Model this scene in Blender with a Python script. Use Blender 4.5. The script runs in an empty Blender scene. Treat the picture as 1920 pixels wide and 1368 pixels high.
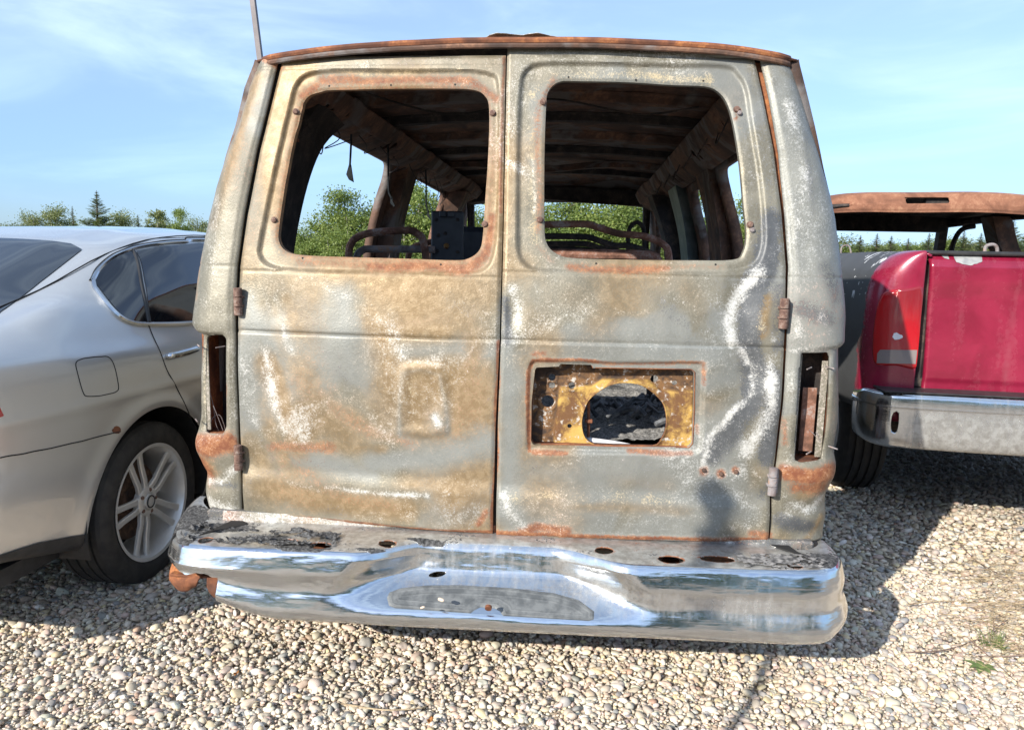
import bpy, math, random
import numpy as np
from math import sin, cos, tan, radians, pi, sqrt, atan2
from mathutils import Matrix, Vector
rng = np.random.default_rng(7); random.seed(7)
SC = bpy.context.scene
COL = SC.collection
# ------------------------------------------------------------------ camera
CP = np.array([0.20, -2.28, 1.35]); YAW = radians(5); PIT = radians(8.2); ROL = radians(1.3); FP = 1400.0
CF = np.array([-sin(YAW)*cos(PIT), cos(YAW)*cos(PIT), -sin(PIT)]); _R0 = np.array([cos(YAW), sin(YAW), 0.0]); _U0 = np.cross(_R0, CF)
CR = _R0*cos(ROL)+_U0*sin(ROL); CU = -_R0*sin(ROL)+_U0*cos(ROL)
cam = bpy.data.cameras.new('camera'); camo = bpy.data.objects.new('camera', cam); COL.objects.link(camo)
cam.lens = FP/1920*36; cam.sensor_width = 36; cam.clip_start = 0.05; cam.clip_end = 3000
camo.matrix_world = Matrix(((CR[0], CU[0], -CF[0], CP[0]), (CR[1], CU[1], -CF[1], CP[1]), (CR[2], CU[2], -CF[2], CP[2]), (0, 0, 0, 1)))
SC.camera = camo
# ------------------------------------------------------------------ world, sun, exposure
SUN_AZ = radians(35); SUN_EL = radians(27)          # shadows run this far right of straight ahead
w = bpy.data.worlds.new('World'); SC.world = w; w.use_nodes = True
nt = w.node_tree; nt.nodes.clear()
def wn(t): return nt.nodes.new(t)
sky = wn('ShaderNodeTexSky'); sky.sky_type = 'NISHITA'; sky.sun_disc = False
sky.sun_elevation = SUN_EL; sky.sun_rotation = pi+SUN_AZ; sky.air_density = 1.0; sky.dust_density = 0.6; sky.ozone_density = 1.6
tc = wn('ShaderNodeTexCoord'); mp = wn('ShaderNodeMapping'); mp.inputs['Scale'].default_value = (1.2, 1.6, 6.5); mp.inputs['Rotation'].default_value = (0.1, 0.12, 0.5)
nt.links.new(tc.outputs['Generated'], mp.inputs['Vector'])
no = wn('ShaderNodeTexNoise'); no.inputs['Scale'].default_value = 1.7; no.inputs['Detail'].default_value = 7; no.inputs['Roughness'].default_value = 0.55; no.inputs['Distortion'].default_value = 0.6
nt.links.new(mp.outputs[0], no.inputs['Vector'])
cr = wn('ShaderNodeMapRange'); cr.interpolation_type = 'SMOOTHSTEP'
cr.inputs['From Min'].default_value = 0.38; cr.inputs['From Max'].default_value = 0.78; cr.inputs['To Min'].default_value = 0.16; cr.inputs['To Max'].default_value = 0.66
nt.links.new(no.outputs['Fac'], cr.inputs['Value'])
tint = wn('ShaderNodeMix'); tint.data_type = 'RGBA'; tint.blend_type = 'MULTIPLY'; tint.inputs['Factor'].default_value = 1; tint.inputs['B'].default_value = (0.86, 0.92, 1.08, 1); nt.links.new(sky.outputs[0], tint.inputs['A'])
mx = wn('ShaderNodeMix'); mx.data_type = 'RGBA'; mx.inputs['B'].default_value = (6.3, 7.7, 9.0, 1)
nt.links.new(cr.outputs[0], mx.inputs['Factor']); nt.links.new(tint.outputs['Result'], mx.inputs['A'])
sx = wn('ShaderNodeSeparateXYZ'); nt.links.new(tc.outputs['Generated'], sx.inputs[0])
hz = wn('ShaderNodeMapRange'); hz.interpolation_type = 'SMOOTHSTEP'; hz.inputs['From Min'].default_value = 0.0; hz.inputs['From Max'].default_value = 0.34; nt.links.new(sx.outputs[2], hz.inputs['Value'])
hm = wn('ShaderNodeMix'); hm.data_type = 'RGBA'; hm.inputs['A'].default_value = (0.58, 0.72, 0.92, 1); hm.inputs['B'].default_value = (1, 1, 1, 1); nt.links.new(hz.outputs[0], hm.inputs['Factor'])
h2 = wn('ShaderNodeMix'); h2.data_type = 'RGBA'; h2.blend_type = 'MULTIPLY'; h2.inputs['Factor'].default_value = 1; nt.links.new(mx.outputs['Result'], h2.inputs['A']); nt.links.new(hm.outputs['Result'], h2.inputs['B'])
bg = wn('ShaderNodeBackground'); bg.inputs['Strength'].default_value = 0.108
nt.links.new(h2.outputs['Result'], bg.inputs['Color'])
wo = wn('ShaderNodeOutputWorld'); nt.links.new(bg.outputs[0], wo.inputs['Surface'])
sl = bpy.data.lights.new('sun', 'SUN'); sl.energy = 4.2; sl.angle = radians(0.55); sl.color = (1.0, 0.93, 0.82)
so = bpy.data.objects.new('sun', sl); COL.objects.link(so)
SD = Vector((sin(SUN_AZ)*cos(SUN_EL), cos(SUN_AZ)*cos(SUN_EL), -sin(SUN_EL)))
so.rotation_euler = SD.to_track_quat('-Z', 'Y').to_euler(); so.location = (-5, -8, 9)
SC.view_settings.view_transform = 'Standard'; SC.view_settings.look = 'None'; SC.view_settings.exposure = 0.84; SC.view_settings.gamma = 1
SC.render.engine = 'CYCLES'
SC.cycles.max_bounces = 6; SC.cycles.transparent_max_bounces = 8
# ------------------------------------------------------------------ pixel -> point helpers (each point lies on its real surface)
def ray(px, py): return CF+CR*((px-960)/FP)+CU*((684-py)/FP)
def onX(px, py, x): d = ray(px, py); return CP+d*((x-CP[0])/d[0])
def onY(px, py, y): d = ray(px, py); return CP+d*((y-CP[1])/d[1])
def onZ(px, py, z=0.0): d = ray(px, py); return CP+d*((z-CP[2])/d[2])
def xz(pts, y=0.0): return np.array([[onY(a, b, y)[0], onY(a, b, y)[2]] for a, b in pts])
# ------------------------------------------------------------------ numpy noise
_perm = np.random.default_rng(3).random((256, 256))
def vnoise(x, y):
    xi = np.floor(x).astype(int); yi = np.floor(y).astype(int); fx = x-xi; fy = y-yi
    fx = fx*fx*(3-2*fx); fy = fy*fy*(3-2*fy)
    a = _perm[xi & 255, yi & 255]; b = _perm[(xi+1) & 255, yi & 255]; c = _perm[xi & 255, (yi+1) & 255]; d = _perm[(xi+1) & 255, (yi+1) & 255]
    return (a*(1-fx)+b*fx)*(1-fy)+(c*(1-fx)+d*fx)*fy
def fbm(x, y, o=4, seed=0.0):
    r = 0; a = 0.5; t = 0
    for k in range(o):
        r = r+a*vnoise(x*2**k+17.3*k+seed*31.7, y*2**k+9.1*k+seed*11.3); t += a; a *= 0.5
    return r/t
def sstep(a, b, x): t = np.clip((x-a)/(b-a), 0, 1); return t*t*(3-2*t)
def sd_poly(x, y, poly):
    """signed distance to a closed polygon, negative inside"""
    p = np.asarray(poly); shp = np.shape(x); x = np.ravel(x); y = np.ravel(y)
    d = np.full(x.shape, 1e9); s = np.ones(x.shape); n = len(p); j = n-1
    for i in range(n):
        ex, ey = p[j]-p[i]; wx = x-p[i, 0]; wy = y-p[i, 1]
        t = np.clip((wx*ex+wy*ey)/(ex*ex+ey*ey+1e-12), 0, 1)
        d = np.minimum(d, (wx-ex*t)**2+(wy-ey*t)**2)
        c1 = y >= p[i, 1]; c2 = y < p[j, 1]; c3 = ex*wy > ey*wx
        flip = (c1 & c2 & c3) | (~c1 & ~c2 & ~c3); s = np.where(flip, -s, s); j = i
    return (s*np.sqrt(d)).reshape(shp)
def sd_line(x, y, pts):
    p = np.asarray(pts); d = np.full(np.shape(x), 1e9)
    if len(p) == 1: return np.hypot(x-p[0, 0], y-p[0, 1])
    for i in range(len(p)-1):
        ex, ey = p[i+1]-p[i]; wx = x-p[i, 0]; wy = y-p[i, 1]
        t = np.clip((wx*ex+wy*ey)/(ex*ex+ey*ey+1e-12), 0, 1)
        d = np.minimum(d, (wx-ex*t)**2+(wy-ey*t)**2)
    return np.sqrt(d)
def sd_rr(x, y, cx, cy, hx, hy, r):
    qx = np.abs(x-cx)-hx+r; qy = np.abs(y-cy)-hy+r
    return np.hypot(np.maximum(qx, 0), np.maximum(qy, 0))+np.minimum(np.maximum(qx, qy), 0)-r
def smooth(pts, n=6, closed=True):
    p = np.asarray(pts, float); m = len(p); out = []
    rngi = range(m) if closed else range(m-1)
    for i in rngi:
        if closed: a, b, c, d = p[(i-1) % m], p[i], p[(i+1) % m], p[(i+2) % m]
        else: a, b, c, d = p[max(i-1, 0)], p[i], p[i+1], p[min(i+2, m-1)]
        for k in range(n):
            t = k/n; out.append(0.5*((2*b)+(c-a)*t+(2*a-5*b+4*c-d)*t*t+(-a+3*b-3*c+d)*t**3))
    if not closed: out.append(p[-1])
    return np.array(out)
def interp(x, xs, ys): return np.interp(x, xs, ys)
# ------------------------------------------------------------------ object helpers
def tag(o, label=None, cat=None, group=None, kind=None):
    if label: o['label'] = label
    if cat: o['category'] = cat
    if group: o['group'] = group
    if kind: o['kind'] = kind
    return o
def empty(name, loc=(0, 0, 0), rz=0.0, label=None, cat=None, group=None):
    o = bpy.data.objects.new(name, None); COL.objects.link(o); o.location = loc; o.rotation_euler = (0, 0, rz)
    o.empty_display_size = 0.2
    return tag(o, label, cat, group)
def mk(name, V, Fc, mat, parent=None, smooth_=True, attrs=None, mats=None, sharp=None):
    me = bpy.data.meshes.new(name)
    V = np.asarray(V, dtype=np.float32)
    if isinstance(Fc, np.ndarray) and Fc.ndim == 2:
        nf, k = Fc.shape; me.vertices.add(len(V)); me.vertices.foreach_set('co', V.ravel())
        me.loops.add(nf*k); me.loops.foreach_set('vertex_index', Fc.astype(np.int32).ravel())
        me.polygons.add(nf); me.polygons.foreach_set('loop_start', np.arange(0, nf*k, k, dtype=np.int32))
        me.polygons.foreach_set('loop_total', np.full(nf, k, dtype=np.int32)); me.update(calc_edges=True)
    else:
        me.from_pydata([tuple(v) for v in V.tolist()], [], [tuple(f) for f in Fc]); me.update()
    me.validate()
    if smooth_: me.polygons.foreach_set('use_smooth', np.ones(len(me.polygons), dtype=bool))
    if attrs:
        for an, av in attrs.items():
            av = np.asarray(av, dtype=np.float32)
            if av.ndim == 2:
                a = me.color_attributes.new(an, 'FLOAT_COLOR', 'POINT'); c = np.ones((len(V), 4), np.float32); c[:, :3] = av; a.data.foreach_set('color', c.ravel())
            else:
                a = me.attributes.new(an, 'FLOAT', 'POINT'); a.data.foreach_set('value', av)
    me.materials.append(mat)
    for m in (mats or []): me.materials.append(m)
    if sharp is not None and smooth_: me.set_sharp_from_angle(angle=radians(sharp))
    o = bpy.data.objects.new(name, me); COL.objects.link(o)
    if parent: o.parent = parent
    return o
class MB:
    def __init__(s): s.v = []; s.f = []; s.n = 0
    def add(s, V, Fc):
        V = np.asarray(V, float); s.v.append(V); s.f += [tuple(int(i)+s.n for i in f) for f in Fc]; s.n += len(V); return s
    def box(s, c, h, rot=None, bev=0.0):
        """box centred c with half sizes h; bevelled edges when bev > 0"""
        hx, hy, hz = h; b = min(bev, hx*0.9, hy*0.9, hz*0.9)
        if b <= 0:
            V = np.array([[x, y, z] for x in (-hx, hx) for y in (-hy, hy) for z in (-hz, hz)])
            Fc = [(0, 1, 3, 2), (4, 6, 7, 5), (0, 4, 5, 1), (2, 3, 7, 6), (0, 2, 6, 4), (1, 5, 7, 3)]
        else:
            V = []; idx = {}
            for x in (-1, 1):
                for y in (-1, 1):
                    for z in (-1, 1):
                        for a in range(3):
                            q = [x*(hx-b), y*(hy-b), z*(hz-b)]; q[a] = (x, y, z)[a]*h[a]; idx[(x, y, z, a)] = len(V); V.append(q)
            Fc = []
            for a in range(3):
                o1, o2 = [k for k in range(3) if k != a]
                for sg in (-1, 1):
                    f = []
                    for u, v in ((-1, -1), (1, -1), (1, 1), (-1, 1)):
                        k = [0, 0, 0]; k[a] = sg; k[o1] = u; k[o2] = v; f.append(idx[(*k, a)])
                    Fc.append(f)
                for u in (-1, 1):
                    for v in (-1, 1):
                        f = []
                        for sg, ax in ((-1, o1), (-1, o2), (1, o2), (1, o1)):
                            k = [0, 0, 0]; k[a] = sg; k[o1] = u; k[o2] = v; f.append(idx[(*k, ax)])
                        Fc.append(f)
            for x in (-1, 1):
                for y in (-1, 1):
                    for z in (-1, 1): Fc.append([idx[(x, y, z, a)] for a in range(3)])
            V = np.array(V)
        if rot is not None: V = V@np.array(rot.to_3x3()).T
        return s.add(V+np.array(c), Fc)
    def tube(s, pts, r, k=8, cap=True):
        p = np.asarray(pts, float); n = len(p); r = np.full(n, r) if np.isscalar(r) else np.asarray(r, float)
        T = np.gradient(p, axis=0); T /= np.linalg.norm(T, axis=1)[:, None]+1e-12
        up = np.array([0, 0, 1.0]) if abs(T[0][2]) < 0.9 else np.array([1.0, 0, 0])
        V = []
        for i in range(n):
            a = np.cross(up, T[i]); a /= np.linalg.norm(a)+1e-12; b = np.cross(T[i], a); up = b
            for j in range(k):
                t = 2*pi*j/k; V.append(p[i]+r[i]*(a*cos(t)+b*sin(t)))
        Fc = [(i*k+j, i*k+(j+1) % k, (i+1)*k+(j+1) % k, (i+1)*k+j) for i in range(n-1) for j in range(k)]
        if cap: Fc += [tuple(range(k))[::-1], tuple((n-1)*k+j for j in range(k))]
        return s.add(V, Fc)
    def lathe(s, prof, k=32, M=None, cap=True):
        """prof: list of (axial, radius); axis +X, then matrix M"""
        V = []; n = len(prof)
        for a, r in prof:
            for j in range(k): t = 2*pi*j/k; V.append((a, r*cos(t), r*sin(t)))
        Fc = [(i*k+j, i*k+(j+1) % k, (i+1)*k+(j+1) % k, (i+1)*k+j) for i in range(n-1) for j in range(k)]
        if cap: Fc += [tuple(range(k))[::-1], tuple((n-1)*k+j for j in range(k))]
        V = np.array(V)
        if M is not None: V = V@np.array(M.to_3x3()).T+np.array(M.translation)
        return s.add(V, Fc)
    def grid(s, P):
        a, b = P.shape[:2]
        return s.add(P.reshape(-1, 3), [(i*b+j, i*b+j+1, (i+1)*b+j+1, (i+1)*b+j) for i in range(a-1) for j in range(b-1)])
    def prism(s, outline, f0, f1):
        """outline of 2-D points; f0, f1 map a point to the two end positions"""
        n = len(outline); V = [f0(*q) for q in outline]+[f1(*q) for q in outline]
        Fc = [tuple(range(n)), tuple(range(2*n-1, n-1, -1))]+[(i, i+n, (i+1) % n+n, (i+1) % n) for i in range(n)]
        return s.add(V, Fc)
    def build(s, name, mat, parent=None, smooth_=True, sharp=35, **k):
        return mk(name, np.concatenate(s.v), s.f, mat, parent, smooth_, sharp=sharp, **k)
DBG = []
def cut_surface(U, V, P, F=None, keep_in=False):
    """grid over (U,V); P(u,v)->xyz arrays; F(u,v) negative = removed (or kept when keep_in). Border vertices are moved onto F=0."""
    u, v = np.meshgrid(U, V, indexing='ij'); a, b = u.shape
    if F is None:
        X = P(u, v); idx = np.arange(a*b).reshape(a, b)
        Fc = np.stack([idx[:-1, :-1], idx[1:, :-1], idx[1:, 1:], idx[:-1, 1:]], -1).reshape(-1, 4)
        return X.reshape(-1, 3), Fc, u.ravel(), v.ravel()
    sg = -1.0 if keep_in else 1.0
    f = sg*F(u, v); s = f > 0
    nb = np.zeros_like(s)
    nb[:-1] |= s[:-1] != s[1:]; nb[1:] |= s[:-1] != s[1:]; nb[:, :-1] |= s[:, :-1] != s[:, 1:]; nb[:, 1:] |= s[:, :-1] != s[:, 1:]
    d1 = s[:-1, :-1] != s[1:, 1:]; nb[:-1, :-1] |= d1; nb[1:, 1:] |= d1
    d2 = s[1:, :-1] != s[:-1, 1:]; nb[1:, :-1] |= d2; nb[:-1, 1:] |= d2
    du = (U[-1]-U[0])/(len(U)-1); dv = (V[-1]-V[0])/(len(V)-1)
    mv = nb & ~s                                   # vertices on the removed side slide out to the border
    uu = u.copy(); vv = v.copy(); e = 1e-4
    for _ in range(3):
        x = uu[mv]; y = vv[mv]; f0 = sg*F(x, y)
        gx = (sg*F(x+e*du*50, y)-f0)/(e*du*50); gy = (sg*F(x, y+e*dv*50)-f0)/(e*dv*50)
        gu = gx*du; gv = gy*dv; g2 = gu*gu+gv*gv+1e-12
        uu[mv] = x-np.clip(f0*gu/g2, -1.2, 1.2)*du; vv[mv] = y-np.clip(f0*gv/g2, -1.2, 1.2)*dv
    uu = np.clip(uu, min(U), max(U)); vv = np.clip(vv, min(V), max(V))
    uu = np.clip(uu, u-1.45*abs(du), u+1.45*abs(du)); vv = np.clip(vv, v-1.45*abs(dv), v+1.45*abs(dv)); DBG.append(np.abs(F(uu[mv], vv[mv])))
    cnt = s[:-1, :-1].astype(int)+s[1:, :-1]+s[1:, 1:]+s[:-1, 1:]
    kf = cnt > 0
    X = P(uu, vv).reshape(-1, 3); idx = np.arange(a*b).reshape(a, b)
    Fc = np.stack([idx[:-1, :-1], idx[1:, :-1], idx[1:, 1:], idx[:-1, 1:]], -1)[kf]
    used = np.unique(Fc); rm = np.full(a*b, -1); rm[used] = np.arange(len(used))
    return X[used], rm[Fc], uu.ravel()[used], vv.ravel()[used]
def solid(o, t, off=-1.0, moff=0, roff=0):
    m = o.modifiers.new('solid', 'SOLIDIFY'); m.thickness = t; m.offset = off; m.material_offset = moff; m.material_offset_rim = roff
    return o
def shell(name, X, Fc, mat, par, vec, attrs=None, mats=None, inner=1, rim=0):
    """sheet of constant thickness: skin, back skin shifted by vec, and the rims between them"""
    n = len(X); E = np.concatenate([Fc[:, [i, (i+1) % 4]] for i in range(4)]); key = np.sort(E, 1); k = key[:, 0].astype(np.int64)*n+key[:, 1]; _, inv, cnt = np.unique(k, return_inverse=True, return_counts=True); B = E[cnt[inv.ravel()] == 1]
    V = np.vstack([X, X+np.array(vec)]); R_ = np.stack([B[:, 1], B[:, 0], B[:, 0]+n, B[:, 1]+n], 1); FF = np.vstack([Fc, Fc[:, ::-1]+n, R_])
    at = {a: np.concatenate([b, b]) for a, b in (attrs or {}).items()}
    o = mk(name, V, FF, mat, par, attrs=at, mats=mats, sharp=None); me = o.data
    if len(me.polygons) == len(FF):
        me.polygons.foreach_set('material_index', np.concatenate([np.zeros(len(Fc)), np.full(len(Fc), inner), np.full(len(B), rim)]).astype(np.int32))
    me.set_sharp_from_angle(angle=radians(50)); return o
# ------------------------------------------------------------------ material helpers
class Mat:
    def __init__(s, name):
        s.m = bpy.data.materials.new(name); s.m.use_nodes = True; s.nt = s.m.node_tree; s.nt.nodes.clear()
        s.out = s.nt.nodes.new('ShaderNodeOutputMaterial'); s.tc = None
    def n(s, t, **kw):
        o = s.nt.nodes.new('ShaderNode'+t)
        for k, v in kw.items():
            if k in o.inputs: s.set(o.inputs[k], v)
            else: setattr(o, k, v)
        return o
    def set(s, inp, v):
        if isinstance(v, bpy.types.NodeSocket): s.nt.links.new(v, inp)
        elif isinstance(v, bpy.types.Node): s.nt.links.new(v.outputs[0], inp)
        else:
            if isinstance(v, (tuple, list)) and len(v) == 3 and inp.type == 'RGBA': v = (*v, 1)
            inp.default_value = v
    def co(s):
        if not s.tc: s.tc = s.n('TexCoord')
        return s.tc.outputs['Object']
    def noise(s, scale, detail=4, rough=0.55, dist=0.0, vec=None, sc3=None):
        v = vec or s.co()
        if sc3: v = s.n('Mapping', Vector=v, Scale=sc3)
        o = s.n('TexNoise', Scale=scale, Detail=detail, Roughness=rough, Distortion=dist); s.set(o.inputs['Vector'], v); return o.outputs['Fac']
    def rng(s, v, a, b, c=0.0, d=1.0, smooth=True):
        o = s.n('MapRange'); o.interpolation_type = 'SMOOTHSTEP' if smooth else 'LINEAR'
        for k, x in zip(('Value', 'From Min', 'From Max', 'To Min', 'To Max'), (v, a, b, c, d)): s.set(o.inputs[k], x)
        return o.outputs[0]
    def math(s, op, a, b=0.0, c=None):
        o = s.n('Math'); o.operation = op; s.set(o.inputs[0], a); s.set(o.inputs[1], b)
        if c is not None: s.set(o.inputs[2], c)
        return o.outputs[0]
    def mix(s, f, a, b, mode='MIX'):
        o = s.n('Mix'); o.data_type = 'RGBA'; o.blend_type = mode; s.set(o.inputs['Factor'], f)
        s.set(o.inputs['A'], a if not isinstance(a, tuple) else (*a, 1)); s.set(o.inputs['B'], b if not isinstance(b, tuple) else (*b, 1)); return o.outputs['Result']
    def fm(s, f, a, b): return s.math('ADD', s.math('MULTIPLY', s.math('SUBTRACT', b, a), f), a)
    def attr(s, name, col=False):
        o = s.n('Attribute'); o.attribute_name = name; return o.outputs['Color' if col else 'Fac']
    def bump(s, h, dist, strength=1.0, normal=None):
        o = s.n('Bump', Distance=dist, Strength=strength); s.set(o.inputs['Height'], h)
        if normal: s.set(o.inputs['Normal'], normal)
        return o.outputs[0]
    def fin(s, **kw):
        b = s.n('BsdfPrincipled')
        for k, v in kw.items(): s.set(b.inputs[k.replace('_', ' ')], v)
        s.nt.links.new(b.outputs[0], s.out.inputs['Surface']); s.b = b; return s.m
def m_simple(name, c1, c2, scale=8, rough=0.6, metal=0.0, bump=0.0, bs=60, detail=5, spec=0.5, sc3=None, lo=0.35, hi=0.65):
    m = Mat(name); c = m.mix(m.rng(m.noise(scale, detail, sc3=sc3), lo, hi), c1, c2)
    kw = dict(Base_Color=c, Roughness=rough, Metallic=metal); kw['Specular_IOR_Level'] = spec
    if bump: kw['Normal'] = m.bump(m.noise(bs, 5), bump)
    return m.fin(**kw)
def m_burnt():
    """bare scorched sheet metal: oxide grey with tan bloom, chalky ash with painted-in sun glints, rust and soot whose places come from the panel's own wear maps"""
    m = Mat('scorched_metal')
    n1 = m.noise(7, 6, 0.6, 0.8); n2 = m.noise(160, 3, 0.7); n3 = m.noise(38, 5, 0.65, 0.4); n4 = m.noise(420, 2, 0.8)
    fine = m.math('ADD', m.math('MULTIPLY', n2, 0.42), m.math('ADD', m.math('MULTIPLY', n3, 0.20), m.math('MULTIPLY', n4, 0.38)))   # ~0.5
    fs = m.math('MULTIPLY', m.math('SUBTRACT', fine, 0.5), 2.9)
    def msk(name, a=0.42, b=0.58): return m.rng(m.math('ADD', m.attr(name), fs), a, b)
    base = m.mix(m.rng(n1, 0.35, 0.66), (0.145, 0.134, 0.100), (0.205, 0.192, 0.152))
    base = m.mix(m.rng(fine, 0.42, 0.62, 0, 0.38), base, (0.32, 0.305, 0.255))
    base = m.mix(m.rng(m.math('ADD', m.attr('blue'), m.math('MULTIPLY', fs, 0.4)), 0.2, 0.95, 0, 0.75), base, (0.225, 0.240, 0.235))
    base = m.mix(m.rng(m.math('ADD', m.attr('tan'), m.math('MULTIPLY', fs, 0.5)), 0.20, 0.95, 0, 0.92), base, m.mix(m.rng(n3, 0.4, 0.6), (0.205, 0.135, 0.062), (0.275, 0.195, 0.105)))
    base = m.mix(msk('dark', 0.36, 0.66), base, m.mix(n3, (0.045, 0.05, 0.056), (0.14, 0.145, 0.15)))
    base = m.mix(m.rng(m.math('ADD', m.attr('yellow'), fs), 0.4, 0.75, 0, 0.85), base, (0.50, 0.40, 0.23))
    rustc = m.mix(m.rng(n3, 0.35, 0.68), (0.17, 0.055, 0.025), m.mix(m.rng(n2, 0.4, 0.6), (0.26, 0.105, 0.045), (0.35, 0.165, 0.075)))
    base = m.mix(m.rng(m.math('ADD', m.attr('rust'), m.math('MULTIPLY', fs, 0.9)), 0.3, 0.85), base, rustc)
    wm = msk('white', 0.34, 1.0)
    base = m.mix(wm, base, m.mix(n3, (0.50, 0.49, 0.45), (0.72, 0.72, 0.70)))
    rust = m.attr('rust')
    rgh = m.math('ADD', m.rng(n1, 0.3, 0.7, 0.40, 0.56, False), m.math('MULTIPLY', rust, 0.3))
    h = m.math('ADD', m.math('MULTIPLY', n2, 0.5), m.math('ADD', m.math('MULTIPLY', n3, 0.7), m.math('MULTIPLY', wm, 0.25)))
    met = m.rng(rust, 0.0, 0.5, 0.30, 0.0)
    return m.fin(Base_Color=base, Roughness=rgh, Metallic=met, Normal=m.bump(h, 0.0016, 0.8))
def m_rust(name, dark=(0.05, 0.025, 0.018), mid=(0.15, 0.055, 0.028), light=(0.30, 0.115, 0.045), scale=9, rough=0.85, bump=0.002, grey=None):
    m = Mat(name); n1 = m.noise(scale, 7, 0.62, 0.5); n2 = m.noise(scale*9, 4, 0.7)
    c = m.mix(m.rng(n1, 0.34, 0.58), dark, mid); c = m.mix(m.rng(m.math('ADD', m.math('MULTIPLY', n1, 0.6), m.math('MULTIPLY', n2, 0.4)), 0.5, 0.66), c, light)
    if grey: c = m.mix(m.rng(m.noise(scale*0.6, 5, 0.6, 1.0), 0.5, 0.62), c, grey)
    return m.fin(Base_Color=c, Roughness=rough, Metallic=0.05, Normal=m.bump(n2, bump))
def m_chrome():
    m = Mat('weathered_chrome')
    st = m.noise(9, 7, 0.68, 0.0, sc3=(0.6, 0.6, 16)); n1 = m.noise(5, 6, 0.6, 0.7); n2 = m.noise(90, 4, 0.7); dr = m.noise(16, 5, 0.6, 0.2, sc3=(3.0, 1, 0.35))
    film = m.rng(m.math('ADD', m.attr('dull'), m.math('ADD', m.math('MULTIPLY', m.math('SUBTRACT', dr, 0.5), 0.9), m.math('MULTIPLY', m.math('SUBTRACT', n2, 0.5), 0.5))), 0.22, 1.0, 0.0, 0.85)
    col = m.mix(film, (0.70, 0.72, 0.74), m.mix(m.rng(m.noise(34, 5, .7), .35, .65), (0.27, 0.255, 0.23), (0.50, 0.50, 0.48)))
    rs = m.math('ADD', m.attr('rust'), m.math('MULTIPLY', m.math('SUBTRACT', n2, 0.5), 1.4))
    rm = m.rng(rs, 0.42, 0.6); col = m.mix(rm, col, (0.24, 0.10, 0.05))
    ch = m.rng(m.math('ADD', m.attr('char'), m.math('MULTIPLY', m.math('SUBTRACT', n2, 0.5), 2.0)), 0.4, 0.58)
    col = m.mix(ch, col, m.mix(m.rng(m.noise(110, 5, .75), .38, .66), (0.012, 0.012, 0.013), (0.13, 0.13, 0.13)))
    nonm = m.math('MAXIMUM', rm, ch)
    rgh = m.math('ADD', m.math('ADD', 0.05, m.math('MULTIPLY', film, 0.36)), m.math('MULTIPLY', nonm, 0.5))
    met = m.math('SUBTRACT', m.math('SUBTRACT', 1.0, m.math('MULTIPLY', film, 0.45)), nonm)
    h = m.math('ADD', m.math('MULTIPLY', st, 0.38), m.math('ADD', m.math('MULTIPLY', n1, 0.5), m.math('MULTIPLY', ch, m.math('MULTIPLY', n2, 3.0))))
    return m.fin(Base_Color=col, Roughness=rgh, Metallic=m.math('MAXIMUM', met, 0.0), Normal=m.bump(h, 0.0022, 0.55))
M = {}
M['burnt'] = m_burnt()
M['chrome'] = m_chrome()
M['rust'] = m_rust('orange_rust', (0.09, 0.035, 0.02), (0.22, 0.08, 0.035), (0.42, 0.17, 0.06))
M['rustdark'] = m_rust('sooty_rust', (0.05, 0.034, 0.028), (0.13, 0.072, 0.05), (0.26, 0.14, 0.085), 6, grey=(0.16, 0.145, 0.14))
M['soot'] = m_rust('soot_black_steel', (0.016, 0.015, 0.016), (0.04, 0.034, 0.032), (0.10, 0.075, 0.06), 12)
M['rusttube'] = m_rust('rusty_tube', (0.10, 0.05, 0.035), (0.25, 0.12, 0.08), (0.36, 0.30, 0.28), 14)
M['greytube'] = m_rust('grey_oxide_tube', (0.16, 0.12, 0.11), (0.26, 0.25, 0.26), (0.38, 0.22, 0.14), 14)
M['gold'] = m_rust('yellow_rust', (0.13, 0.06, 0.02), (0.40, 0.22, 0.05), (0.60, 0.38, 0.10), 22, grey=(0.50, 0.47, 0.42))
M['rustgrey'] = m_rust('hinge_steel', (0.10, 0.055, 0.045), (0.20, 0.12, 0.09), (0.34, 0.30, 0.27), 60)
M['rubber'] = m_simple('tyre_rubber', (0.022, 0.022, 0.023), (0.04, 0.038, 0.036), 20, 0.75, bump=0.0015, bs=120)
M['plastic'] = m_simple('black_plastic', (0.02, 0.02, 0.022), (0.035, 0.035, 0.036), 20, 0.5)
M['pad'] = m_simple('grey_rubber_pad', (0.07, 0.078, 0.084), (0.14, 0.15, 0.155), 30, 0.6, bump=0.001, bs=200)
M['seam'] = m_simple('gap_black', (0.01, 0.01, 0.01), (0.016, 0.016, 0.016), 10, 0.8)
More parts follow.
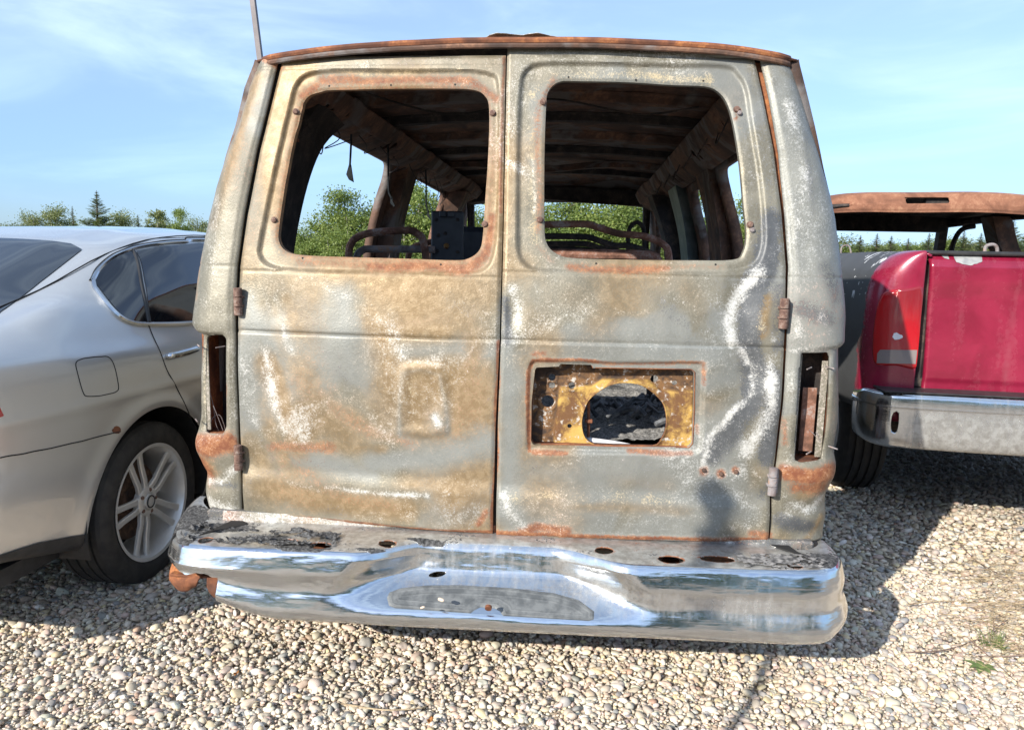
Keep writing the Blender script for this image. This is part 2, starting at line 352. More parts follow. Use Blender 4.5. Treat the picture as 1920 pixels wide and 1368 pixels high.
# ================================================================== GROUND
M_ground = Mat('gravel_bed')
def m_groundmat():
    m = M_ground; v = m.n('TexVoronoi', Scale=34.0); v.feature = 'F1'; m.set(v.inputs['Vector'], m.co())
    sep = m.n('SeparateColor'); m.set(sep.inputs[0], v.outputs['Color'])
    ramp = m.n('ValToRGB'); m.set(ramp.inputs[0], sep.outputs[0]); cr_ = ramp.color_ramp
    cr_.elements[0].color = (0.20, 0.17, 0.14, 1); cr_.elements[1].color = (0.55, 0.49, 0.40, 1)
    e = cr_.elements.new(0.35); e.color = (0.36, 0.31, 0.25, 1); e = cr_.elements.new(0.7); e.color = (0.44, 0.36, 0.28, 1)
    d = m.rng(v.outputs['Distance'], 0.25, 0.75, 1, 0); c = m.mix(d, (0.26, 0.215, 0.16), ramp.outputs[0])
    c = m.mix(m.rng(m.noise(0.7, 5), 0.45, 0.7, 0, 0.35), c, (0.30, 0.25, 0.19)); vm = m.n('VectorMath', operation='SUBTRACT'); m.set(vm.inputs[0], m.co()); vm.inputs[1].default_value = (2.95, 3.9, 0); v2 = m.n('VectorMath', operation='MULTIPLY'); m.set(v2.inputs[0], vm.outputs[0]); v2.inputs[1].default_value = (1/1.55, 1/1.85, 0); v3 = m.n('VectorMath', operation='LENGTH'); m.set(v3.inputs[0], v2.outputs[0]); c = m.mix(m.rng(v3.outputs['Value'], 1.25, .75, 0, .7), c, (0.05, 0.045, 0.04))  # dark oval under the pickup: burnt ground with painted-in shade
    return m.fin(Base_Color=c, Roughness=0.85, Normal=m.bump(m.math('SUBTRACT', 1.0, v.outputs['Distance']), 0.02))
m_groundmat()
def build_ground():
    xs = np.concatenate([[-900, -300, -90, -40], np.linspace(-22, 22, 60), [40, 90, 300, 900]]); ys = np.concatenate([[-300, -90, -30], np.linspace(-12, 40, 70), [60, 120, 400, 1500]])
    x, y = np.meshgrid(xs, ys, indexing='ij'); r = np.hypot(x, y-3)
    z = -0.012+0.02*(fbm(x*0.5+50, y*0.5+50, 3)-0.5)*np.clip(1-r/14, 0, 1)*0.5+0.010
    P = np.stack([x, y, z], -1); b = MB().grid(P)
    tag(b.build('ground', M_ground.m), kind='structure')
    mm = m_simple('dry_meadow', (0.10, 0.13, 0.035), (0.26, 0.23, 0.10), 1.5, 0.95, bump=0.03, bs=9)
    xs = np.linspace(-260, 260, 60); ys = np.linspace(15, 420, 50); x, y = np.meshgrid(xs, ys, indexing='ij')
    z = 0.02+0.10*fbm(x*0.2+90, y*0.2+20, 3)
    tag(MB().grid(np.stack([x, y, z], -1)).build('meadow', mm), kind='structure')
build_ground()
def ico(sub):
    import bmesh
    bm = bmesh.new(); bmesh.ops.create_icosphere(bm, subdivisions=sub, radius=1); bm.verts.ensure_lookup_table()
    V = np.array([v.co[:] for v in bm.verts]); Fc = np.array([[v.index for v in f.verts] for f in bm.faces]); bm.free(); return V, Fc
M_peb = Mat('river_pebbles')
def m_peb():
    m = M_peb; c = m.attr('col', True); n = m.noise(70, 5, 0.6); n2 = m.noise(600, 2, 0.7)
    c = m.mix(m.rng(n, 0.3, 0.75, 0, 0.45), c, m.mix(0.5, c, (0.70, 0.63, 0.52))); c = m.mix(m.rng(n2, 0.55, 0.75, 0, 0.3), c, (0.16, 0.13, 0.10))
    return m.fin(Base_Color=c, Roughness=0.62, Normal=m.bump(n2, 0.0006))
m_peb()
PAL = np.array([[0.62, 0.52, 0.39], [0.68, 0.61, 0.50], [0.55, 0.47, 0.36], [0.52, 0.40, 0.31], [0.58, 0.44, 0.35], [0.42, 0.36, 0.30], [0.33, 0.32, 0.30], [0.64, 0.52, 0.32], [0.74, 0.69, 0.60], [0.24, 0.24, 0.24], [0.42, 0.27, 0.19], [0.52, 0.47, 0.41]])
PW = np.array([.19, .17, .16, .08, .07, .09, .055, .05, .065, .02, .01, .045]); PW /= PW.sum()
def pebbles(px, py, size, V0, F0, zlift):
    n = len(px); k = len(V0)
    sx = size*rng.uniform(0.85, 1.45, n); sy = size*rng.uniform(0.7, 1.05, n); sz = size*rng.uniform(0.42, 0.75, n)
    # each stone: a warped egg, turned about z and tipped
    lump = 1+0.22*np.sin(V0[None, :, 0]*rng.uniform(1, 3, (n, 1))+rng.uniform(0, 6, (n, 1)))*rng.uniform(0.2, 1, (n, 1))+0.18*np.sin(V0[None, :, 1]*rng.uniform(1, 4.2, (n, 1))+rng.uniform(0, 6, (n, 1)))+0.08*np.sin(V0[None, :, 2]*2.6+rng.uniform(0, 6, (n, 1)))
    X = V0[None, :, 0]*sx[:, None]*lump; Y = V0[None, :, 1]*sy[:, None]*lump; Z = V0[None, :, 2]*sz[:, None]*lump
    tp = rng.normal(0, 0.30, n)[:, None]; X, Z = X*np.cos(tp)-Z*np.sin(tp), X*np.sin(tp)+Z*np.cos(tp)
    tq = rng.normal(0, 0.30, n)[:, None]; Y, Z = Y*np.cos(tq)-Z*np.sin(tq), Y*np.sin(tq)+Z*np.cos(tq)
    th = rng.uniform(0, 2*pi, n)[:, None]; X, Y = X*np.cos(th)-Y*np.sin(th), X*np.sin(th)+Y*np.cos(th)
    V = np.stack([X+px[:, None], Y+py[:, None], Z+(zlift+sz*0.25)[:, None]], -1).reshape(-1, 3)
    Fc = (F0[None]+(np.arange(n)*k)[:, None, None]).reshape(-1, 3)
    c = PAL[rng.choice(len(PAL), n, p=PW)]*rng.uniform(0.78, 1.10, (n, 1))*(1+rng.normal(0, 0.03, (n, 3)))
    soot = sstep(1.25, .75, np.sqrt(((px-2.95)/1.55)**2+((py-3.9)/1.85)**2)+.55*(fbm(px*2.2+9, py*2.2+5, 4, 17)-.5)); c = c*(1-.72*soot)[:, None]  # burnt ground plus shade under the pickup, both put into the stone colour
    return V, Fc, np.repeat(np.clip(c, 0.02, 0.85), k, 0)
def ptsgrid(x0, x1, y0, y1, s):
    gx, gy = np.meshgrid(np.arange(x0, x1, s), np.arange(y0, y1, s*0.866), indexing='ij')
    gx = gx+(np.arange(gx.shape[1]) % 2)[None, :]*s/2
    return (gx+rng.uniform(-.42, .42, gx.shape)*s).ravel(), (gy+rng.uniform(-.42, .42, gy.shape)*s).ravel()
def in_view(x, y, m=1.35):
    dx = x-CP[0]; dy = y-CP[1]; a = cos(YAW)*dx+sin(YAW)*dy; f = -sin(YAW)*dx+cos(YAW)*dy
    return (f > 0.7) & (np.abs(a) < f*0.70+m)
V1, F1 = ico(1); V2, F2 = ico(2); V3, F3 = ico(3)
def build_gravel():
    Vs, Fs, Cs, n0 = [], [], [], 0
    def put(x, y, s, V0, F0, lift):
        nonlocal n0
        k = in_view(x, y); x, y, s, lift = x[k], y[k], s[k], lift[k]
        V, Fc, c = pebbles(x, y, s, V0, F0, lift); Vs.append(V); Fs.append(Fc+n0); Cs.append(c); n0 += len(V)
    # near: fine fill, medium stones, a few larger ones on top
    def sz(n, m_, sd, lo, hi): return np.clip(rng.lognormal(math.log(m_), sd, n), lo, hi)
    x, y = ptsgrid(-3.0, 3.4, -0.9, 1.0, 0.0125); put(x, y, rng.uniform(0.0035, 0.0075, len(x)), V1, F1, rng.uniform(-0.007, 0.004, len(x)))
    x, y = ptsgrid(-3.0, 3.4, -0.9, 1.0, 0.0180); s = sz(len(x), .0080, .30, 0.0048, 0.014); k = rng.random(len(x)) < 0.80*(.55+.9*fbm(x*3, y*3, 3, 3)); put(x[k], y[k], s[k], V2, F2, rng.uniform(-0.003, 0.008, k.sum()))
    x, y = ptsgrid(-3.0, 3.4, -0.9, 1.0, 0.038); s = sz(len(x), .0118, .22, 0.009, 0.018); k = rng.random(len(x)) < 0.50; put(x[k], y[k], s[k], V2, F2, rng.uniform(0.0, 0.008, k.sum()))
    x, y = ptsgrid(-3.0, 3.4, -0.9, 1.0, 0.17); put(x, y, rng.uniform(0.0145, 0.021, len(x)), V3, F3, rng.uniform(0.002, 0.008, len(x)))
    x, y = ptsgrid(-5, 6.5, 1.0, 4.4, 0.026); put(x, y, sz(len(x), .0105, .35, .006, .020), V2, F2, rng.uniform(-0.007, 0.006, len(x)))
    x, y = ptsgrid(-7, 10, 4.4, 9, 0.06); put(x, y, rng.uniform(0.018, 0.032, len(x)), V2, F2, rng.uniform(-0.008, 0.002, len(x)))
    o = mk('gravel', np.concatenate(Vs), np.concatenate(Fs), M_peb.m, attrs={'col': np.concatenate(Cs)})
    tag(o, 'sunlit bed of rounded beige and grey pebbles under the vehicles', 'gravel', kind='stuff')
build_gravel()
# ================================================================== BURNT VAN
VAN = empty('burnt_van', (0, 0, 0), label='burnt out passenger van shell with scorched grey rear doors and empty windows', cat='van')
def yr(x, z):
    """rear face: upright up to the belt line, leaning forward above it, bowed across"""
    return 0.055*(x+0.03)**2+0.115*np.clip((z-1.12)/0.86, 0, 2)**1.25-0.012*np.exp(-((z-1.05)/0.25)**2)
def rp(px, py):
    y = 0.0
    for _ in range(6): p = onY(px, py, y); y = float(yr(p[0], p[2]))
    return p
def rxz(pts): return np.array([[rp(a, b)[0], rp(a, b)[2]] for a, b in pts])
def prof(pts):           # x as a function of z from pixel outline
    q = rxz(pts); q = q[np.argsort(q[:, 1])]; return (lambda z, q=q: np.interp(z, q[:, 1], q[:, 0])), q[0, 1], q[-1, 1]
# wear strokes and painted glints in panel coordinates: kind, strength, half width (m), points, softness
PXM = 613.0
def ST(kind, s, w_, pts, soft=1.0): return (kind, s, w_/PXM, rxz(pts), soft)
STK = [
 ('R',)]
STK = []
def A(*a, **k): STK.append(ST(*a, **k))
# rust round both rear windows
WL = [(561, 205), (572, 182), (600, 169), (660, 166), (740, 164), (830, 164), (885, 166), (908, 178), (916, 205), (914, 290), (908, 380), (904, 440), (898, 468), (878, 484), (850, 488), (760, 485), (650, 482), (560, 478), (532, 470), (519, 452), (519, 425), (529, 355), (543, 280), (554, 235)]
WR = [(1023, 200), (1027, 170), (1048, 151), (1090, 150), (1180, 152), (1260, 157), (1325, 160), (1352, 173), (1368, 198), (1379, 240), (1390, 310), (1397, 390), (1402, 440), (1396, 472), (1378, 487), (1290, 488), (1180, 487), (1075, 484), (1042, 475), (1024, 455), (1020, 420), (1020, 300)]
A('rust', .55, 16, WL+[WL[0]], soft=1.3); A('rust', .75, 14, [(600, 150), (700, 148), (880, 152), (930, 185)]); A('rust', .55, 13, [(560, 490), (700, 495)]); A('rust', .8, 15, [(690, 497), (870, 503), (912, 474), (922, 410)]); A('rust', .5, 14, [(915, 200), (928, 300), (918, 420)])
A('rust', .8, 12, [(563, 178), (590, 160)]); A('yellow', .6, 14, [(525, 470), (525, 400), (545, 280), (570, 200)]); A('white', .45, 10, [(600, 128), (700, 118), (850, 112)]); A('yellow', .55, 9, [(610, 140), (720, 135), (860, 134)]); A('yellow', .55, 9, [(930, 250), (928, 350), (922, 440)])
A('rust', .55, 11, [(1010, 430), (1008, 300), (1012, 200), (1040, 150)]); A('rust', .72, 11, [(1070, 499), (1200, 503), (1250, 502)]); A('rust', .45, 9, [(1250, 502), (1360, 498)]); A('rust', .45, 8, [(1040, 490), (1010, 460)]); A('yellow', .62, 11, [(1000, 180), (1030, 145), (1180, 138), (1330, 146)]); A('yellow', .6, 10, [(1000, 240), (998, 360), (1004, 450)]); A('yellow', .5, 8, [(1385, 240), (1405, 380), (1408, 450)]); A('rust', .7, 6, [(1385, 205), (1378, 220)]); A('white', .6, 5, [(998, 300), (1000, 395)])
# bottom edges of the doors
A('rust', 1.0, 6, [(458, 964), (700, 985), (920, 1000)]); A('rust', .8, 9, [(900, 985), (915, 960)]); A('rust', 1.0, 7, [(932, 1002), (1120, 1007), (1440, 1013)]); A('rust', .9, 14, [(985, 1000), (1010, 990), (1060, 998)]); A('rust', .8, 9, [(1405, 1000), (1440, 1005)])
A('rust', .9, 5, [(934, 640), (930, 800), (926, 1000)], soft=.6); A('rust', .7, 5, [(944, 110), (940, 400)], soft=.6)
# left door: tan bloom, pale licks, yellow patch
A('tan', .75, 60, [(520, 560), (560, 680), (600, 780), (700, 860)]); A('tan', .6, 60, [(720, 560), (800, 580), (880, 600)]); A('tan', .55, 50, [(830, 950), (700, 940), (560, 900)]); A('tan', .7, 40, [(790, 750), (800, 800)]); A('tan', .7, 35, [(620, 760), (700, 810), (780, 830)]); A('tan', .5, 40, [(880, 700), (890, 800)])
A('rust', .62, 15, [(508, 841), (625, 841)], soft=.5); A('tan', 1.0, 24, [(500, 840), (720, 845)]); A('yellow', .5, 12, [(520, 838), (600, 838)])
A('white', .85, 11, [(498, 660), (505, 720), (520, 770), (535, 810)]); A('white', .55, 16, [(460, 680), (465, 750), (480, 800), (500, 840)]); A('white', .6, 12, [(515, 560), (530, 610), (545, 650)]); A('white', .5, 9, [(490, 540), (510, 600)])  # white here includes sun glints on the dents, painted into the colour
A('white', .95, 5, [(615, 913), (690, 920), (760, 925), (805, 929)]); A('white', .6, 6, [(540, 905), (600, 922)]); A('white', .8, 8, [(815, 780), (822, 792)]); A('white', .45, 15, [(640, 980), (740, 960), (800, 965)]); A('white', .5, 24, [(820, 985), (890, 960)]); A('yellow', .5, 8, [(660, 540), (720, 520), (800, 520)]); A('white', .4, 22, [(670, 560), (740, 600)])
A('blue', .8, 40, [(640, 560), (640, 620), (660, 700)]); A('blue', .75, 30, [(760, 660), (850, 650), (920, 660)]); A('blue', .9, 35, [(700, 870), (820, 860), (910, 830)]); A('blue', .8, 30, [(560, 860), (700, 890)]); A('blue', .8, 30, [(455, 560), (500, 640)]); A('dark', .35, 16, [(460, 770), (480, 810), (520, 880)])
A('yellow', .6, 6, [(790, 700), (765, 715), (775, 735)]); A('white', .5, 5, [(752, 815), (750, 740), (757, 700), (790, 690), (825, 700), (835, 760), (838, 805)]); A('yellow', .5, 3, [(833, 715), (835, 760)])
A('rust', .45, 20, [(640, 780), (700, 815)]); A('rust', .42, 26, [(560, 880), (640, 930), (740, 945)]); A('rust', .45, 24, [(620, 760), (680, 800), (770, 830)]); A('tan', .9, 40, [(470, 900), (600, 940), (760, 950)]); A('tan', .9, 36, [(500, 680), (545, 780), (560, 850)]); A('rust', .35, 20, [(500, 720), (530, 800)]); A('tan', .8, 36, [(870, 560), (890, 640), (880, 760)]); A('tan', .8, 30, [(540, 560), (580, 620)]); A('rust', .3, 18, [(740, 610), (830, 600)])
# left corner panel
A('tan', .8, 22, [(480, 150), (440, 300), (395, 420)]); A('white', .5, 24, [(400, 380), (390, 450), (400, 520)]); A('white', .5, 18, [(380, 560), (420, 590)]); A('rust', 1.3, 22, [(372, 832), (400, 838), (425, 832)]); A('rust', .9, 26, [(372, 870), (385, 890)]); A('rust', .8, 8, [(415, 790), (425, 720)]); A('rust', .6, 15, [(370, 850), (375, 890)]); A('tan', .9, 30, [(385, 880), (400, 900)]); A('white', .9, 17, [(390, 948), (430, 955)]); A('rust', .8, 9, [(490, 112), (520, 125)]); A('rust', .5, 8, [(365, 480), (358, 560)]); A('yellow', .6, 8, [(380, 640), (378, 800)]); A('white', .5, 14, [(435, 660), (440, 780)]); A('dark', .5, 10, [(390, 905), (440, 910)]); A('white', .7, 8, [(385, 905), (420, 900), (450, 870)])
# right door
A('white', .85, 13, [(960, 545), (968, 590), (962, 640)]); A('dark', .65, 12, [(946, 560), (950, 640)]); A('blue', .9, 24, [(950, 640), (955, 800), (950, 960)]); A('white', .75, 10, [(948, 930), (960, 960), (985, 985)]); A('white', .45, 14, [(1040, 975), (1015, 985)]); A('white', .35, 10, [(1005, 530), (1010, 600)])
A('tan', .45, 70, [(1080, 560), (1200, 560), (1280, 600)]); A('tan', .6, 20, [(1060, 950), (1200, 950), (1340, 960)]); A('yellow', .5, 14, [(960, 935), (1100, 928), (1250, 935)]); A('tan', .5, 30, [(1250, 900), (1150, 900)]); A('white', .45, 20, [(1220, 650), (1260, 655)]); A('blue', .8, 40, [(1330, 720), (1370, 700), (1350, 600)])
A('blue', 1., 40, [(1200, 655), (1340, 660)])
# the dark and chalky lick on its hinge side
A('dark', .95, 24, [(1450, 420), (1440, 500), (1415, 545), (1400, 590), (1405, 640), (1420, 700), (1410, 760), (1370, 810), (1340, 850)]); A('dark', .6, 20, [(1462, 540), (1465, 640)]); A('dark', .8, 22, [(1450, 700), (1440, 860)]); A('dark', .6, 16, [(1450, 900), (1425, 930)])
A('white', .95, 10, [(1425, 515), (1395, 540), (1375, 570), (1365, 600), (1370, 640)], soft=.8); A('white', .9, 8, [(1385, 650), (1412, 690), (1412, 740), (1370, 785), (1335, 820), (1318, 870)], soft=.8); A('white', .95, 13, [(1447, 670), (1445, 720), (1445, 770), (1420, 820), (1400, 850)], soft=.6); A('white', .8, 8, [(1450, 632)], soft=.6)
A('tan', 1.0, 17, [(1437, 560), (1428, 590), (1425, 620)]); A('yellow', .5, 12, [(1432, 580), (1425, 610)])
A('white', .6, 16, [(1318, 880), (1350, 895), (1395, 885)]); A('white', .6, 14, [(1350, 905), (1370, 930), (1420, 960)]); A('white', .6, 22, [(1400, 985), (1430, 960)]); A('blue', .7, 30, [(1330, 960), (1400, 960)]); A('white', .4, 8, [(1140, 985), (1300, 965), (1380, 930)])
A('rust', .9, 11, [(1320, 881)], soft=.5); A('rust', .95, 11, [(1352, 888)], soft=.5); A('rust', .95, 10, [(1380, 884)], soft=.5)
A('rust', .95, 5, [(992, 845), (990, 700), (998, 680), (1050, 676), (1120, 680)], soft=.6); A('rust', .7, 6, [(1120, 680), (1290, 682), (1322, 680), (1325, 720)]); A('rust', .9, 7, [(1000, 848), (1060, 850)]); A('rust', .8, 6, [(1180, 850), (1300, 848)]); A('rust', .7, 6, [(1310, 800), (1312, 815)]); A('rust', .7, 8, [(1000, 668), (1020, 665)])
# right corner panel
A('white', .75, 11, [(1475, 200), (1500, 260), (1515, 340), (1500, 420)]); A('white', .5, 20, [(1510, 480), (1550, 560)]); A('dark', .5, 20, [(1545, 500), (1570, 570)]); A('dark', .65, 20, [(1500, 580), (1560, 600)]); A('white', .7, 13, [(1495, 600), (1500, 625)]); A('white', .6, 12, [(1540, 590), (1560, 620)]); A('white', .6, 8, [(1490, 650), (1580, 648)]); A('white', .55, 14, [(1485, 700), (1478, 800)]); A('dark', .45, 10, [(1510, 250), (1530, 400)])
A('rust', 1.3, 19, [(1478, 884), (1520, 888), (1560, 882)]); A('rust', .8, 20, [(1490, 912), (1545, 912)]); A('rust', .6, 12, [(1485, 905), (1540, 905)]); A('tan', .8, 25, [(1500, 930), (1540, 910)]); A('white', .7, 10, [(1480, 945), (1520, 955), (1550, 940)]); A('dark', .8, 16, [(1460, 975), (1520, 985)]); A('tan', .8, 12, [(1515, 1010), (1548, 975)]); A('white', .6, 10, [(1470, 930), (1475, 960)]); A('rust', .7, 8, [(1470, 790), (1475, 830)]); A('rust', .9, 5, [(1450, 110), (1490, 118)]); A('white', .5, 12, [(1490, 850), (1478, 870)])
A('dark', .35, 26, [(1230, 560), (1300, 620), (1290, 660)]); A('dark', .3, 20, [(1000, 880), (1100, 900), (1250, 880)]); A('dark', .3, 24, [(560, 560), (600, 640), (650, 720)]); A('dark', .28, 26, [(840, 560), (900, 600)]); A('dark', .3, 20, [(470, 900), (560, 870), (700, 880)]); A('dark', .35, 16, [(1400, 140), (1430, 260), (1450, 380)]); A('dark', .3, 12, [(470, 560), (460, 700)]); A('white', .35, 9, [(1000, 110), (1200, 108), (1380, 112)])
def wear(x, z, keys=('rust', 'white', 'dark', 'tan', 'blue', 'yellow'), seed=0):  # stain and rust maps; white also carries the painted sun glints
    out = {}
    wx = x+0.05*(fbm(x*5+3, z*5+9, 4, 1)-0.5)*1.6; wz = z+0.05*(fbm(x*5+40, z*5+23, 4, 2)-0.5)*1.6
    q1 = fbm(wx*2.2+11, wz*1.5+3, 4, 3+seed); q2 = fbm(wx*1.7+q1*2.4+31, wz*2.6+q1*2.0+7, 4, 4+seed)
    ridge = np.exp(-((q2-0.50)/0.055)**2)*sstep(0.42, 0.6, q1)
    out['white'] = 0.14+0.20*ridge+0.22*sstep(0.5, 0.75, fbm(wx*6+5, wz*4+9, 5, 6))+.12*sstep(.45, .7, fbm(wx*2+55, wz*2+9, 3, 26))
    out['tan'] = 0.08+0.60*sstep(0.48, 0.70, q1)+.30*sstep(.02, -.05, x)*sstep(-.86, -.8, x)+.25*(fbm(wx*7+3, wz*5, 4, 33)-.4); out['blue'] = 0.05+0.7*sstep(0.5, 0.62, q2)
    out['rust'] = 0.05+0.30*sstep(0.5, 0.78, fbm(wx*4+70, wz*3+7, 5, 8)); out['dark'] = 0.34*sstep(0.42, 0.75, fbm(wx*4+90, wz*3+7, 5, 9)); out['yellow'] = 0.05+0.22*sstep(0.5, 0.7, fbm(wx*4+20, wz*7+77, 4, 10))
    ja = 0.55+0.9*fbm(x*14+5, z*14+9, 4, 12)
    for kind, s, w_, pts, soft in STK:
        lo = pts.min(0)-w_*3.2; hi = pts.max(0)+w_*3.2
        k = (x > lo[0]) & (x < hi[0]) & (z > lo[1]) & (z < hi[1])
        if not k.any(): continue
        d = sd_line(wx[k]*0.35+x[k]*0.65, wz[k]*0.35+z[k]*0.65, pts)/(w_*ja[k]); v = s*np.exp(-(d/1.05)**(2.6 if soft < .9 else 1.9))
        if kind in ('white', 'yellow'): v = s*(.50*np.exp(-(d/2.6)**1.5)+.30*np.exp(-(d/1.0)**2))*(.45+1.1*fbm(x[k]*18, z[k]*11, 4, 14))
        if kind == 'dark': v = s*np.exp(-(d/1.25)**1.8)*(.80+.5*fbm(x[k]*16, z[k]*12, 4, 15))
        out[kind][k] = np.maximum(out[kind][k], v)
        if kind in ('white', 'dark', 'blue'): out['tan'][k] *= 1-0.8*v
        if kind == 'dark': out['white'][k] *= 1-0.3*v
    return out
# ---- doors
def rr_field(x, z, poly): return sd_poly(x, z, poly)
POL_WL = smooth(rxz(WL), 4); POL_WR = smooth(rxz(WR), 4)
REC_L = smooth(rxz([(540, 205), (553, 158), (580, 136), (640, 130), (760, 130), (860, 130), (915, 136), (935, 160), (936, 300), (932, 420), (925, 480), (905, 508), (860, 513), (700, 512), (560, 508), (505, 500), (485, 480), (486, 450), (506, 352), (524, 270)]), 4)
REC_R = smooth(rxz([(974, 170), (985, 130), (1020, 117), (1120, 117), (1260, 120), (1360, 122), (1386, 138), (1402, 168), (1411, 225), (1428, 330), (1435, 410), (1434, 465), (1415, 500), (1360, 513), (1200, 512), (1060, 510), (1000, 506), (974, 485), (969, 440), (970, 300)]), 4)
EMB = smooth(rxz([(752, 690), (775, 682), (815, 683), (832, 692), (840, 740), (843, 800), (832, 815), (790, 818), (755, 814), (743, 800), (745, 740)]), 3)
PLR = smooth(rxz([(990, 690), (998, 677), (1010, 675), (1150, 678), (1300, 678), (1318, 682), (1323, 695), (1320, 770), (1317, 838), (1308, 849), (1295, 852), (1150, 851), (1010, 848), (992, 846), (987, 835), (988, 760)]), 3)
PLO = rxz([(1003, 690), (1048, 688), (1049, 683), (1110, 685), (1112, 691), (1296, 694), (1303, 700), (1302, 770), (1299, 832), (1292, 840), (1150, 839), (1060, 836), (1000, 836), (995, 828), (996, 755)])
zb = rp(700, 560)[2]
Z_BELT = rp(700, 630)[2]
def relief(x, z, left):
    """outward positive (metres) relief of a door skin"""
    r = np.zeros_like(x)
    d = sd_poly(x, z, REC_L if left else REC_R); r += -0.013*(1-sstep(-0.010, 0.003, d))
    dw = sd_poly(x, z, POL_WL if left else POL_WR); r += -0.004*(1-sstep(0.0, 0.008, dw))
    zbl = 1.097+0.002*x; r += -0.005*np.exp(-((z-zbl)/0.0035)**2)+0.003*sstep(zbl, zbl-0.004, z)
    zt = rp(1200, 516)[2] if not left else rp(700, 514)[2]; r += -0.0025*np.exp(-((z-zt)/0.003)**2)
    zt = rp(1200, 106)[2] if not left else rp(700, 126)[2]; r += -0.003*np.exp(-((z-zt)/0.0025)**2)
    # lower fold: panel steps out below it
    zf = rp(700, 905)[2] if left else rp(1200, 935)[2]; r += 0.009*sstep(zf+0.035, zf-0.025, z)-0.010*sstep(zf-0.05, zf-0.15, z)
    # heat warp
    r += 0.022*(fbm(x*2.3+4, z*1.9+8, 3, 21)-0.5)*sstep(1.35, 1.15, z)+0.008*(fbm(x*6+4, z*5+8, 3, 22)-0.5)
    if left:
        d = sd_poly(x, z, EMB); r += 0.0065*(1-sstep(-0.016, 0.014, d))-0.005*(1-sstep(-0.05, -0.014, d))
        for (a, b, rad, h) in ((505, 720, .05, -.012), (520, 580, .05, -.010), (560, 760, .08, .010), (700, 560, .10, -.007), (822, 790, .02, .006), (640, 860, .09, -.008), (640, 650, .07, .006), (470, 860, .03, -.008)):
            p = rp(a, b); r += h*np.exp(-(((x-p[0])/rad)**2+((z-p[2])/(rad*1.7))**2))
    else:
        d = sd_poly(x, z, PLR); r += -0.012*(1-sstep(-0.010, 0.002, d))
        for (a, b, rad, h) in ((960, 590, .03, -.010), (1400, 700, .05, -.012), (1390, 560, .05, -.010), (1430, 600, .04, .008), (1445, 740, .04, .008), (1020, 980, .05, -.008), (1200, 580, .12, -.005), (1410, 960, .05, -.010)):
            p = rp(a, b); r += h*np.exp(-(((x-p[0])/rad)**2+((z-p[2])/(rad*1.7))**2))
    return r
DLo = prof([(530, 106), (512, 180), (487, 280), (464, 400), (449, 500), (445, 560), (446, 640), (448, 740), (451, 830), (456, 900), (456, 965)])[0]
DLi = prof([(948, 103), (941, 480), (936, 640), (928, 810), (923, 1002)])[0]
DRi = prof([(951, 85), (943, 480), (939, 640), (933, 800), (930, 1004)])[0]
DRo = prof([(1412, 97), (1431, 180), (1451, 280), (1466, 400), (1474, 500), (1473, 560), (1471, 650), (1464, 760), (1453, 860), (1444, 930), (1440, 1015)])[0]
def zline(a, b):
    p, q = rp(*a), rp(*b); return lambda x: np.interp(x, [p[0], q[0]], [p[2], q[2]])
DLt = zline((530, 108), (949, 103)); DLb = zline((456, 964), (923, 1001)); DRt = zline((951, 85), (1412, 98)); DRb = zline((930, 1004), (1440, 1014))
def door(left):
    xo, xi = (DLo, DLi) if left else (DRi, DRo); zt, zbm = (DLt, DLb) if left else (DRt, DRb)
    def map_(u, v):
        z = 0.47+v*1.5; x = xo(z)*(1-u)+xi(z)*u
        for _ in range(3): z = zbm(x)*(1-v)+zt(x)*v; x = xo(z)*(1-u)+xi(z)*u
        return x, z
    def P(u, v):
        x, z = map_(u, v); y = yr(x, z)-relief(x, z, left)
        e = np.minimum(np.minimum(u, 1-u)*0.85, np.minimum(v, 1-v)*1.5); y = y+0.006*(1-sstep(0, 0.010, e))
        return np.stack([x, y, z], -1)
    def F(u, v):
        x, z = map_(u, v); f = sd_poly(x, z, POL_WL if left else POL_WR)
        if left: f = f+0.004*(fbm(x*30, z*30, 3, 5)-0.5)*sstep(-.60, -.66, x)*sstep(1.7, 1.8, z)*3
        if not left: f = np.minimum(f, sd_poly(x, z, PLO))
        return f
    X, Fc, u, v = cut_surface(np.linspace(0, 1, 176), np.linspace(0, 1, 312), P, F)
    at = wear(X[:, 0], X[:, 2])
    o = shell('door', X, Fc, M['burnt'], VAN, (0, .022, 0), at, [M['rustdark'], M['rust']])
    o['label'] = 'left rear door with tan and rust blooms' if left else 'right rear door with cut out licence plate recess'
    return o
DL = door(True); DR = door(False)
def on_rear(px, py, off=0.0, left=True):
    p = rp(px, py); r = float(relief(np.array([p[0]]), np.array([p[2]]), left)[0]); return np.array([p[0], p[1]-r-off, p[2]])
